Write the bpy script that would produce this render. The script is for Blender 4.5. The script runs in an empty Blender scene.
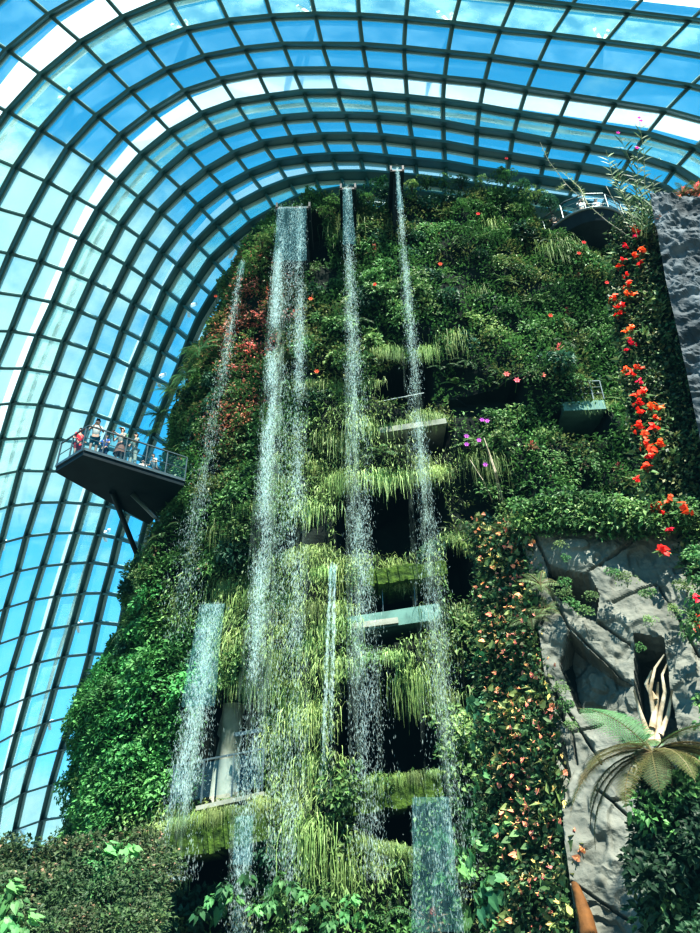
import bpy, math, random
import numpy as np
from mathutils import Vector, Matrix, Quaternion

rng = np.random.default_rng(7)
random.seed(7)
scene = bpy.context.scene
COL = scene.collection
PI = math.pi

# ------------------------------------------------------------------ camera
F, PT, RO = 725.0, math.radians(31.9), math.radians(1.2)
def at(px, py, Y=None, Z=None, R=None):
    """a point of the place seen in direction (px,py) at forward distance Y, height Z or range R"""
    c, s = math.cos(PT), math.sin(PT); cr, sr = math.cos(RO), math.sin(RO)
    a = px-350; b = py-466.5
    x = (cr*a-sr*b)/F; u = -(sr*a+cr*b)/F
    d = np.array([x, c-u*s, s+u*c])
    if Y is not None: k = Y/d[1]
    elif Z is not None: k = (Z-1.6)/d[2]
    else: k = R/np.linalg.norm(d)
    return d*k+np.array([0, 0, 1.6])
def xz(px, py, Y=24.):
    p = at(px, py, Y); return p[0], p[2]

cam_d = bpy.data.cameras.new('camera'); cam = bpy.data.objects.new('camera', cam_d); COL.objects.link(cam)
cam_d.sensor_fit = 'VERTICAL'; cam_d.sensor_height = 36; cam_d.lens = F/933*36
cam_d.clip_end = 2000
X = Vector((1, 0, 0)); U = Vector((0, -math.sin(PT), math.cos(PT))); B = Vector((0, -math.cos(PT), -math.sin(PT)))
right = math.cos(RO)*X-math.sin(RO)*U; up = math.sin(RO)*X+math.cos(RO)*U
M = Matrix((right, up, B)).transposed().to_4x4(); M.translation = (0, 0, 1.6)
cam.matrix_world = M
scene.camera = cam

# ------------------------------------------------------------------ noise
def vnoise(P, seed=0):
    P = np.asarray(P, float); I = np.floor(P).astype(np.int64); f = P-I; f = f*f*(3-2*f)
    def h(a):
        n = (a[..., 0]*374761393+a[..., 1]*668265263+a[..., 2]*2147483647+seed*1013904223) & 0xffffffff
        n = ((n ^ (n >> 13))*1274126177) & 0xffffffff
        return ((n ^ (n >> 16)) & 0xffff)/65535.
    r = 0
    for dx in (0, 1):
        for dy in (0, 1):
            for dz in (0, 1):
                w = (f[..., 0] if dx else 1-f[..., 0])*(f[..., 1] if dy else 1-f[..., 1])*(f[..., 2] if dz else 1-f[..., 2])
                r = r+w*h(I+np.array([dx, dy, dz]))
    return r
def fbm(P, sc=1., oct=3, seed=0):
    P = np.asarray(P, float)/sc; r = 0; a = .5; t = 0
    for o in range(oct):
        r = r+a*vnoise(P*2**o, seed+o); t += a; a *= .5
    return r/t

# ------------------------------------------------------------------ mesh building
class MB:
    def __init__(s): s.v = []; s.f = []; s.c = []; s.n = 0; s.m = []; s.mi = 0; s.smooth = False
    def add(s, v, f, col=(1, 1, 1)):
        v = np.asarray(v, float).reshape(-1, 3)
        s.v.append(v); s.f.extend([tuple(i+s.n for i in q) for q in f]); s.m.extend([s.mi]*len(f))
        c = np.asarray(col, float)
        s.c.append(np.broadcast_to(c, (len(v), 3)) if c.ndim == 1 else c)
        s.n += len(v)
    def box(s, c, size, R=None, col=(1, 1, 1)):
        a, b, d = [x/2 for x in size]
        v = np.array([(x*a, y*b, z*d) for x in (-1, 1) for y in (-1, 1) for z in (-1, 1)])
        if R is not None: v = v@np.asarray(R, float).T
        s.add(v+np.asarray(c, float), [(0, 1, 3, 2), (4, 6, 7, 5), (0, 4, 5, 1), (2, 3, 7, 6), (0, 2, 6, 4), (1, 5, 7, 3)], col)
    def bar(s, a, b, w, h=None, upv=(0, 0, 1), col=(1, 1, 1)):
        a = np.asarray(a, float); b = np.asarray(b, float); h = w if h is None else h
        t = b-a; L = np.linalg.norm(t)
        if L < 1e-6: return
        t /= L; u = np.asarray(upv, float); r = np.cross(t, u)
        if np.linalg.norm(r) < 1e-4: r = np.cross(t, (1, 0, 0))
        r /= np.linalg.norm(r); u = np.cross(r, t)
        s.box((a+b)/2, (w, L, h), np.stack([r, t, u], 1), col)
    def tube(s, pts, rad, n=6, col=(1, 1, 1), cap=True):
        pts = np.asarray(pts, float); k = len(pts)
        rad = np.broadcast_to(np.asarray(rad, float), (k,))
        T = np.gradient(pts, axis=0); T /= np.linalg.norm(T, axis=1)[:, None]+1e-9
        ref = np.array([0, 0, 1.]) if abs(T[:, 2]).mean() < .9 else np.array([0, 1., 0])
        r = np.cross(T, ref); r /= np.linalg.norm(r, axis=1)[:, None]+1e-9; u = np.cross(r, T)
        an = np.arange(n)*2*PI/n
        v = pts[:, None]+rad[:, None, None]*(np.cos(an)[None, :, None]*r[:, None]+np.sin(an)[None, :, None]*u[:, None])
        f = [(i*n+j, i*n+(j+1) % n, (i+1)*n+(j+1) % n, (i+1)*n+j) for i in range(k-1) for j in range(n)]
        if cap: f += [tuple(range(n)), tuple((k-1)*n+j for j in reversed(range(n)))]
        s.add(v.reshape(-1, 3), f, col)
    def strip(s, pts, wid, side, col=(1, 1, 1)):
        """a ribbon along pts with half widths wid along vector(s) side"""
        pts = np.asarray(pts, float); k = len(pts); side = np.broadcast_to(np.asarray(side, float), (k, 3))
        w = np.broadcast_to(np.asarray(wid, float), (k,))[:, None]
        v = np.empty((2*k, 3)); v[0::2] = pts-side*w; v[1::2] = pts+side*w
        s.add(v, [(2*i, 2*i+1, 2*i+3, 2*i+2) for i in range(k-1)], col)
    def leaf(s, base, d, side, L, W, col=(1, 1, 1), fold=.25, heart=False, droop=0.):
        base = np.asarray(base, float); d = np.asarray(d, float); side = np.asarray(side, float); n = np.cross(side, d)
        dz = np.array([0, 0, -droop*L])
        if heart:
            q = [(0, 0, 0), (-.12, .32, .1), (.2, .5, .18), (.6, .3, .1), (1, 0, 0), (.6, -.3, .1), (.2, -.5, .18), (-.12, -.32, .1), (.4, 0, -.06)]
            v = [base+d*L*a+side*W*b+n*W*c_*fold*2+dz*a*a for a, b, c_ in q]
            s.add(v, [(8, 0, 1, 2), (8, 2, 3, 4), (8, 4, 5, 6), (8, 6, 7, 0)], col)
        else:
            q = [(0, 0, 0), (.4, .5, 1), (1, 0, 0), (.4, -.5, 1), (.45, 0, 0)]
            v = [base+d*L*a+side*W*b+n*W*c_*fold+dz*a*a for a, b, c_ in q]
            s.add(v, [(0, 4, 2, 1), (0, 3, 2, 4)], col)
    def mesh(s, name, mats, smooth=False):
        me = bpy.data.meshes.new(name)
        v = np.concatenate(s.v) if s.v else np.zeros((0, 3))
        me.from_pydata(v.tolist(), [], s.f)
        if not isinstance(mats, (list, tuple)): mats = [mats]
        for m in mats: me.materials.append(m)
        if len(mats) > 1: me.polygons.foreach_set('material_index', s.m)
        c = np.concatenate(s.c); a = me.color_attributes.new('Col', 'FLOAT_COLOR', 'POINT')
        a.data.foreach_set('color', np.column_stack([c, np.ones(len(c))]).astype(np.float32).ravel())
        if smooth: me.polygons.foreach_set('use_smooth', [True]*len(me.polygons))
        me.update(); return me

def fast_quads(name, V, C, mat):
    """V (n,4,3) quads, C (n,3) colours"""
    n = len(V); me = bpy.data.meshes.new(name)
    me.vertices.add(4*n); me.vertices.foreach_set('co', V.astype(np.float32).ravel())
    me.loops.add(4*n); me.loops.foreach_set('vertex_index', np.arange(4*n, dtype=np.int32))
    me.polygons.add(n); me.polygons.foreach_set('loop_start', np.arange(0, 4*n, 4, dtype=np.int32))
    me.update(calc_edges=True)
    a = me.color_attributes.new('Col', 'FLOAT_COLOR', 'POINT')
    c = np.ones((n, 4, 4), np.float32); c[..., :3] = C[:, None, :]; a.data.foreach_set('color', c.ravel())
    me.materials.append(mat); me.validate(); return me

def link(name, data, parent=None, loc=None):
    o = bpy.data.objects.new(name, data); COL.objects.link(o)
    if parent is not None: o.parent = parent
    if loc is not None: o.location = loc
    return o
def tag(o, label=None, cat=None, group=None, kind=None):
    if label: o['label'] = label
    if cat: o['category'] = cat
    if group: o['group'] = group
    if kind: o['kind'] = kind
    elif cat: o['kind'] = 'thing'
    return o
def empty(name, loc=(0, 0, 0)): return link(name, None, loc=loc)

# ------------------------------------------------------------------ materials
def nodes_mat(name):
    m = bpy.data.materials.new(name); m.use_nodes = True; nt = m.node_tree; nt.nodes.clear()
    out = nt.nodes.new('ShaderNodeOutputMaterial'); return m, nt, out
def N(nt, t, **k):
    n = nt.nodes.new(t)
    for a, b in k.items():
        if a.startswith('_'): n.inputs[int(a[1:])].default_value = b
        else: setattr(n, a, b)
    return n
def plain(name, col, rough=.6, metal=0., noise=0., scale=3., bump=0., spec=.4, col2=None, detail=6):
    m, nt, out = nodes_mat(name)
    p = N(nt, 'ShaderNodeBsdfPrincipled'); p.inputs['Roughness'].default_value = rough; p.inputs['Metallic'].default_value = metal
    p.inputs['Specular IOR Level'].default_value = spec
    p.inputs['Base Color'].default_value = (*col, 1)
    tc = N(nt, 'ShaderNodeTexCoord'); no = N(nt, 'ShaderNodeTexNoise'); no.inputs['Scale'].default_value = scale; no.inputs['Detail'].default_value = detail
    nt.links.new(tc.outputs['Object'], no.inputs['Vector'])
    r = N(nt, 'ShaderNodeValToRGB'); c2 = col2 or tuple(x*(1-noise) for x in col)
    r.color_ramp.elements[0].color = (*c2, 1); r.color_ramp.elements[1].color = (*col, 1)
    r.color_ramp.elements[0].position = .35; r.color_ramp.elements[1].position = .65
    nt.links.new(no.outputs['Fac'], r.inputs['Fac']); nt.links.new(r.outputs['Color'], p.inputs['Base Color'])
    if bump:
        b = N(nt, 'ShaderNodeBump'); b.inputs['Strength'].default_value = bump; b.inputs['Distance'].default_value = .1
        nt.links.new(no.outputs['Fac'], b.inputs['Height']); nt.links.new(b.outputs['Normal'], p.inputs['Normal'])
    nt.links.new(p.outputs[0], out.inputs[0]); return m
def leaf_mat(name, trans=.3, var=.35, rough=.5, spec=.35, sat=.80):
    m, nt, out = nodes_mat(name)
    at_ = N(nt, 'ShaderNodeAttribute', attribute_name='Col')
    oi = N(nt, 'ShaderNodeObjectInfo')
    hsv = N(nt, 'ShaderNodeHueSaturation')
    mr = N(nt, 'ShaderNodeMapRange'); mr.inputs['To Min'].default_value = 1.3*(1-var); mr.inputs['To Max'].default_value = 1.3*(1+var); hsv.inputs['Saturation'].default_value = sat
    mh = N(nt, 'ShaderNodeMapRange'); mh.inputs['To Min'].default_value = .485; mh.inputs['To Max'].default_value = .515
    nt.links.new(oi.outputs['Random'], mr.inputs['Value']); nt.links.new(mr.outputs[0], hsv.inputs['Value'])
    wn = N(nt, 'ShaderNodeMath', operation='MULTIPLY'); wn.inputs[1].default_value = 7.13
    fr = N(nt, 'ShaderNodeMath', operation='FRACT')
    nt.links.new(oi.outputs['Random'], wn.inputs[0]); nt.links.new(wn.outputs[0], fr.inputs[0]); nt.links.new(fr.outputs[0], mh.inputs['Value'])
    nt.links.new(mh.outputs[0], hsv.inputs['Hue']); nt.links.new(at_.outputs['Color'], hsv.inputs['Color'])
    p = N(nt, 'ShaderNodeBsdfPrincipled'); p.inputs['Roughness'].default_value = rough; p.inputs['Specular IOR Level'].default_value = spec
    t = N(nt, 'ShaderNodeBsdfTranslucent'); mx = N(nt, 'ShaderNodeMixShader'); mx.inputs[0].default_value = trans
    nt.links.new(hsv.outputs[0], p.inputs['Base Color']); nt.links.new(hsv.outputs[0], t.inputs[0])
    nt.links.new(p.outputs[0], mx.inputs[1]); nt.links.new(t.outputs[0], mx.inputs[2]); nt.links.new(mx.outputs[0], out.inputs[0])
    return m

LEAF = leaf_mat('foliage'); LEAF_FLAT = leaf_mat('foliage_mass', .25, 0.0)
FLOWER = leaf_mat('petals', .35, .15, .5, .3, 1.0)
STEEL = plain('shaded_steel', (.035, .12, .115), .45, 0., .25, .4, spec=.5)  # off-white steel, with its shading put into the dark teal colour
STEEL_L = plain('lit_steel', (.30, .42, .39), .4, 0., .2, .4, spec=.5)  # same steel, lit portions painted as light grey-green
WHITE = plain('white_steel', (.9, .93, .92), .5, 0, .03)
DARKMET = plain('dark_metal', (.012, .022, .026), .55, 0., .4, 2., spec=.25)
RAILM = plain('rail_metal', (.16, .19, .19), .35, .6, .2)
CONC = plain('concrete', (.42, .43, .37), .85, 0, .45, 1.2, .3, col2=(.20, .22, .17))
CONC_T = plain('green_painted_slab', (.16, .30, .26), .7, 0, .4, 1.5, .2)
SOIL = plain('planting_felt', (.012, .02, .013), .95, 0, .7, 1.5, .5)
MOSS = plain('moss', (.09, .15, .025), .95, 0, .5, 6., 1., col2=(.03, .06, .012))
ROCKD = plain('dark_rock', (.15, .17, .18), .8, 0, .5, 1.6, 1., col2=(.035, .045, .05), detail=10)
BARK = plain('bark', (.20, .13, .07), .9, 0, .6, 4., .8, col2=(.05, .03, .02))
PALEW = plain('pale_wood', (.55, .48, .36), .8, 0, .4, 5., .4, col2=(.28, .22, .14))
GROUND = plain('paving', (.25, .25, .22), .9, 0, .3, .5)

# light stone with chipped surface
def stone_mat():
    m, nt, out = nodes_mat('chipped_stone')
    tc = N(nt, 'ShaderNodeTexCoord')
    n1 = N(nt, 'ShaderNodeTexNoise'); n1.inputs['Scale'].default_value = 2.2; n1.inputs['Detail'].default_value = 8
    n2 = N(nt, 'ShaderNodeTexVoronoi'); n2.inputs['Scale'].default_value = 2.0; n2.feature = 'SMOOTH_F1'
    mp = N(nt, 'ShaderNodeMapping'); mp.inputs['Scale'].default_value = (1, 1, 1.9); mp.inputs['Rotation'].default_value = (0, .5, 0)
    ad = N(nt, 'ShaderNodeVectorMath', operation='MULTIPLY_ADD')
    nt.links.new(tc.outputs['Object'], n1.inputs['Vector'])
    nt.links.new(n1.outputs['Color'], ad.inputs[0]); ad.inputs[1].default_value = (.7, .7, .7); nt.links.new(tc.outputs['Object'], ad.inputs[2])
    nt.links.new(ad.outputs[0], mp.inputs[0]); nt.links.new(mp.outputs[0], n2.inputs['Vector'])
    r = N(nt, 'ShaderNodeValToRGB'); e = r.color_ramp.elements
    e[0].position = .3; e[0].color = (.11, .115, .095, 1); e[1].position = .72; e[1].color = (.22, .225, .19, 1)
    nt.links.new(n1.outputs['Fac'], r.inputs['Fac'])
    b = N(nt, 'ShaderNodeBump'); b.inputs['Strength'].default_value = .75; b.inputs['Distance'].default_value = .16
    sm = N(nt, 'ShaderNodeMath', operation='ADD')
    nt.links.new(n2.outputs['Distance'], sm.inputs[0]); nt.links.new(n1.outputs['Fac'], sm.inputs[1])
    nt.links.new(sm.outputs[0], b.inputs['Height'])
    p = N(nt, 'ShaderNodeBsdfPrincipled'); p.inputs['Roughness'].default_value = .8
    nt.links.new(r.outputs[0], p.inputs['Base Color']); nt.links.new(b.outputs[0], p.inputs['Normal']); nt.links.new(p.outputs[0], out.inputs[0])
    return m
STONE = stone_mat()

def glass_mat(name, tint, gl=.10, diff=0., diffcol=(1, 1, 1)):
    m, nt, out = nodes_mat(name)
    tr = N(nt, 'ShaderNodeBsdfTransparent'); tr.inputs[0].default_value = (*tint, 1)
    g = N(nt, 'ShaderNodeBsdfGlossy'); g.inputs['Roughness'].default_value = .03; g.inputs['Color'].default_value = (.9, 1, 1, 1)
    lw = N(nt, 'ShaderNodeLayerWeight'); lw.inputs['Blend'].default_value = .25
    ml = N(nt, 'ShaderNodeMath', operation='MULTIPLY_ADD'); ml.inputs[1].default_value = .25; ml.inputs[2].default_value = gl*.4
    nt.links.new(lw.outputs['Fresnel'], ml.inputs[0])
    mx = N(nt, 'ShaderNodeMixShader'); nt.links.new(ml.outputs[0], mx.inputs[0]); nt.links.new(tr.outputs[0], mx.inputs[1]); nt.links.new(g.outputs[0], mx.inputs[2])
    last = mx
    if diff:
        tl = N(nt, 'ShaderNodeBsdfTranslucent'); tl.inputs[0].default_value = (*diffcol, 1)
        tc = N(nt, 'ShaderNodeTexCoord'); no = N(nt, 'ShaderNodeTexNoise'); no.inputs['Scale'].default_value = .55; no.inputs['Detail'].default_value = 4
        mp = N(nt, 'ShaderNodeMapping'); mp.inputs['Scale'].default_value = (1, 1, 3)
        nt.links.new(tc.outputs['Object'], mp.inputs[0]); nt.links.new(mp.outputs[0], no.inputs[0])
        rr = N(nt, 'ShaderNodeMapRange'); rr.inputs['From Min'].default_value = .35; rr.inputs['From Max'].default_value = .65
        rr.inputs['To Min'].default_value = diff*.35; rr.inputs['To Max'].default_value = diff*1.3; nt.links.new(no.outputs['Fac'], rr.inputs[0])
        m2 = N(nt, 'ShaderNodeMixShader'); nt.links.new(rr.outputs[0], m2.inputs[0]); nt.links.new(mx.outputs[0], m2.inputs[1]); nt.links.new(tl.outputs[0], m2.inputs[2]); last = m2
    nt.links.new(last.outputs[0], out.inputs[0]); return m
GLASS = glass_mat('clear_glass', (.88, .97, .98), .1, .10, (.6, .85, .9))  # pale translucent blotches paint reflections into the panes
GLASS_F = glass_mat('green_reflection_glass', (.84, .96, .91), .12, .34, (.62, .90, .80))  # pale green layer painted in as the reflection on these bands
GLASS_R = glass_mat('rail_glass', (.88, .95, .95), .15)
def water_mat(name, dens=.3):
    m, nt, out = nodes_mat(name)
    tr = N(nt, 'ShaderNodeBsdfTransparent'); tr.inputs[0].default_value = (.93, .98, 1, 1)
    g = N(nt, 'ShaderNodeBsdfDiffuse'); g.inputs[0].default_value = (.12, .30, .34, 1)
    d = N(nt, 'ShaderNodeBsdfTranslucent'); d.inputs[0].default_value = (.25, .42, .45, 1)
    d2 = N(nt, 'ShaderNodeBsdfDiffuse'); d2.inputs[0].default_value = (.30, .48, .50, 1)
    tc = N(nt, 'ShaderNodeTexCoord'); mp = N(nt, 'ShaderNodeMapping'); mp.inputs['Scale'].default_value = (7, 7, .6)
    no = N(nt, 'ShaderNodeTexNoise'); no.inputs['Scale'].default_value = 1.2; no.inputs['Detail'].default_value = 5
    nt.links.new(tc.outputs['Object'], mp.inputs[0]); nt.links.new(mp.outputs[0], no.inputs[0])
    rr = N(nt, 'ShaderNodeMapRange'); rr.inputs['From Min'].default_value = .42; rr.inputs['From Max'].default_value = .7
    rr.inputs['To Min'].default_value = dens*.25; rr.inputs['To Max'].default_value = min(1, dens*2); nt.links.new(no.outputs['Fac'], rr.inputs[0])
    m1 = N(nt, 'ShaderNodeMixShader'); m1.inputs[0].default_value = .14
    nt.links.new(tr.outputs[0], m1.inputs[1]); nt.links.new(g.outputs[0], m1.inputs[2])
    m3 = N(nt, 'ShaderNodeMixShader'); m3.inputs[0].default_value = .5; nt.links.new(d.outputs[0], m3.inputs[1]); nt.links.new(d2.outputs[0], m3.inputs[2])
    m2 = N(nt, 'ShaderNodeMixShader'); nt.links.new(rr.outputs[0], m2.inputs[0]); nt.links.new(m1.outputs[0], m2.inputs[1]); nt.links.new(m3.outputs[0], m2.inputs[2])
    nt.links.new(m2.outputs[0], out.inputs[0]); return m
WSHEET = water_mat('water_sheet', .13)
def drop_mat():
    m, nt, out = nodes_mat('water_drops')
    d = N(nt, 'ShaderNodeBsdfTranslucent'); d.inputs[0].default_value = (.8, .95, .93, 1)
    d2 = N(nt, 'ShaderNodeBsdfDiffuse'); d2.inputs[0].default_value = (.8, .95, .93, 1)
    m3 = N(nt, 'ShaderNodeMixShader'); m3.inputs[0].default_value = .6; nt.links.new(d.outputs[0], m3.inputs[1]); nt.links.new(d2.outputs[0], m3.inputs[2])
    tr = N(nt, 'ShaderNodeBsdfTransparent'); m4 = N(nt, 'ShaderNodeMixShader'); m4.inputs[0].default_value = .34
    nt.links.new(tr.outputs[0], m4.inputs[1]); nt.links.new(m3.outputs[0], m4.inputs[2]); nt.links.new(m4.outputs[0], out.inputs[0]); return m
DROP = drop_mat()

def mist_mat():
    m, nt, out = nodes_mat('water_mist')
    tr = N(nt, 'ShaderNodeBsdfTransparent'); d = N(nt, 'ShaderNodeBsdfTranslucent'); d.inputs[0].default_value = (.72, .88, .78, 1)
    d2 = N(nt, 'ShaderNodeBsdfDiffuse'); d2.inputs[0].default_value = (.72, .88, .78, 1)
    tc = N(nt, 'ShaderNodeTexCoord'); mp = N(nt, 'ShaderNodeMapping'); mp.inputs['Scale'].default_value = (5, 5, .7)
    no = N(nt, 'ShaderNodeTexNoise'); no.inputs['Scale'].default_value = 1.6; no.inputs['Detail'].default_value = 6
    nt.links.new(tc.outputs['Object'], mp.inputs[0]); nt.links.new(mp.outputs[0], no.inputs[0])
    rr = N(nt, 'ShaderNodeMapRange'); rr.inputs['From Min'].default_value = .42; rr.inputs['From Max'].default_value = .72
    rr.inputs['To Min'].default_value = 0; rr.inputs['To Max'].default_value = .13; nt.links.new(no.outputs['Fac'], rr.inputs[0])
    m3 = N(nt, 'ShaderNodeMixShader'); m3.inputs[0].default_value = .5; nt.links.new(d.outputs[0], m3.inputs[1]); nt.links.new(d2.outputs[0], m3.inputs[2])
    m2 = N(nt, 'ShaderNodeMixShader'); nt.links.new(rr.outputs[0], m2.inputs[0]); nt.links.new(tr.outputs[0], m2.inputs[1]); nt.links.new(m3.outputs[0], m2.inputs[2])
    nt.links.new(m2.outputs[0], out.inputs[0]); return m
MIST = mist_mat()
def sail_mat():
    m, nt, out = nodes_mat('shade_fabric')
    d = N(nt, 'ShaderNodeBsdfTranslucent'); d.inputs[0].default_value = (1, 1, 1, 1)
    d2 = N(nt, 'ShaderNodeBsdfDiffuse'); d2.inputs[0].default_value = (.93, .95, .95, 1)
    m3 = N(nt, 'ShaderNodeMixShader'); m3.inputs[0].default_value = .08; nt.links.new(d.outputs[0], m3.inputs[1]); nt.links.new(d2.outputs[0], m3.inputs[2])
    nt.links.new(m3.outputs[0], out.inputs[0]); return m
SAIL = sail_mat()

# ------------------------------------------------------------------ world and sun
w = bpy.data.worlds.new('sky'); scene.world = w; w.use_nodes = True; nt = w.node_tree; nt.nodes.clear()
out = N(nt, 'ShaderNodeOutputWorld'); bg = N(nt, 'ShaderNodeBackground'); tc = N(nt, 'ShaderNodeTexCoord')
sp = N(nt, 'ShaderNodeSeparateXYZ'); nt.links.new(tc.outputs['Generated'], sp.inputs[0])
ramp = N(nt, 'ShaderNodeValToRGB'); cr = ramp.color_ramp
cr.elements[0].position = .0; cr.elements[0].color = (.35, .42, .38, 1)
cr.elements[1].position = 1.; cr.elements[1].color = (.02, .19, .37, 1)
for p_, c_ in ((.02, (.60, .85, .92)), (.12, (.15, .52, .78)), (.45, (.05, .34, .60)), (.7, (.03, .27, .47))):
    e = cr.elements.new(p_); e.color = (*c_, 1)
nt.links.new(sp.outputs['Z'], ramp.inputs['Fac'])
no = N(nt, 'ShaderNodeTexNoise'); no.inputs['Scale'].default_value = 4.2; no.inputs['Detail'].default_value = 8; no.inputs['Roughness'].default_value = .62
mp = N(nt, 'ShaderNodeMapping'); mp.inputs['Scale'].default_value = (1, 1, 1.8); mp.inputs['Location'].default_value = (3.1, .4, 1.7)
nt.links.new(tc.outputs['Generated'], mp.inputs[0]); nt.links.new(mp.outputs[0], no.inputs[0])
# a cloud bank to the left, half way up the sky
def blob(px, py, r0, r1):
    d = at(px, py, R=1.)-np.array([0, 0, 1.6])
    dt = N(nt, 'ShaderNodeVectorMath', operation='DOT_PRODUCT'); dt.inputs[1].default_value = tuple(d)
    nt.links.new(tc.outputs['Generated'], dt.inputs[0])
    mr = N(nt, 'ShaderNodeMapRange'); mr.interpolation_type = 'SMOOTHSTEP'
    mr.inputs['From Min'].default_value = math.cos(r1); mr.inputs['From Max'].default_value = math.cos(r0)
    nt.links.new(dt.outputs['Value'], mr.inputs['Value']); return mr
acc = None
for a_, k_ in ((blob(60, 300, .05, .30), .19), (blob(-120, 330, .1, .35), .2), (blob(20, 850, .03, .12), .30)):
    mm = N(nt, 'ShaderNodeMath', operation='MULTIPLY_ADD'); mm.inputs[1].default_value = k_
    nt.links.new(a_.outputs[0], mm.inputs[0])
    if acc is None: nt.links.new(no.outputs['Fac'], mm.inputs[2])
    else: nt.links.new(acc.outputs[0], mm.inputs[2])
    acc = mm
cl = N(nt, 'ShaderNodeMapRange'); cl.interpolation_type = 'SMOOTHSTEP'; cl.inputs['From Min'].default_value = .56; cl.inputs['From Max'].default_value = .84
nt.links.new(acc.outputs[0], cl.inputs['Value'])
mc = N(nt, 'ShaderNodeMix', data_type='RGBA'); mc.inputs[7].default_value = (.31, .50, .50, 1)
nt.links.new(cl.outputs[0], mc.inputs[0]); nt.links.new(ramp.outputs[0], mc.inputs[6])
nt.links.new(mc.outputs[2], bg.inputs[0]); bg.inputs[1].default_value = 1.45
nt.links.new(bg.outputs[0], out.inputs[0])
sd = bpy.data.lights.new('sun', 'SUN'); sun = link('sun', sd); sd.energy = 8.5; sd.angle = math.radians(.6); sd.color = (1, .96, .86)
sun.rotation_euler = Vector((.16, -.50, .86)).to_track_quat('Z', 'Y').to_euler()
scene.view_settings.view_transform = 'Standard'; scene.view_settings.look = 'High Contrast'
scene.view_settings.use_curve_mapping = True
cmx = scene.view_settings.curve_mapping
for ch_, lv in ((0, .002), (1, .008), (2, .0115)): cmx.curves[ch_].points[0].location = (0, lv)
cmx.update()
scene.cycles.max_bounces = 8; scene.cycles.transparent_max_bounces = 32; scene.cycles.diffuse_bounces = 3
scene.cycles.caustics_reflective = False; scene.cycles.caustics_refractive = False

# ------------------------------------------------------------------ ground
mb = MB(); mb.add([(-160, -60, 0), (160, -60, 0), (160, 200, 0), (-160, 200, 0)], [(0, 1, 2, 3)])
tag(link('floor', mb.mesh('floor', GROUND)), kind='structure')

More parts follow.
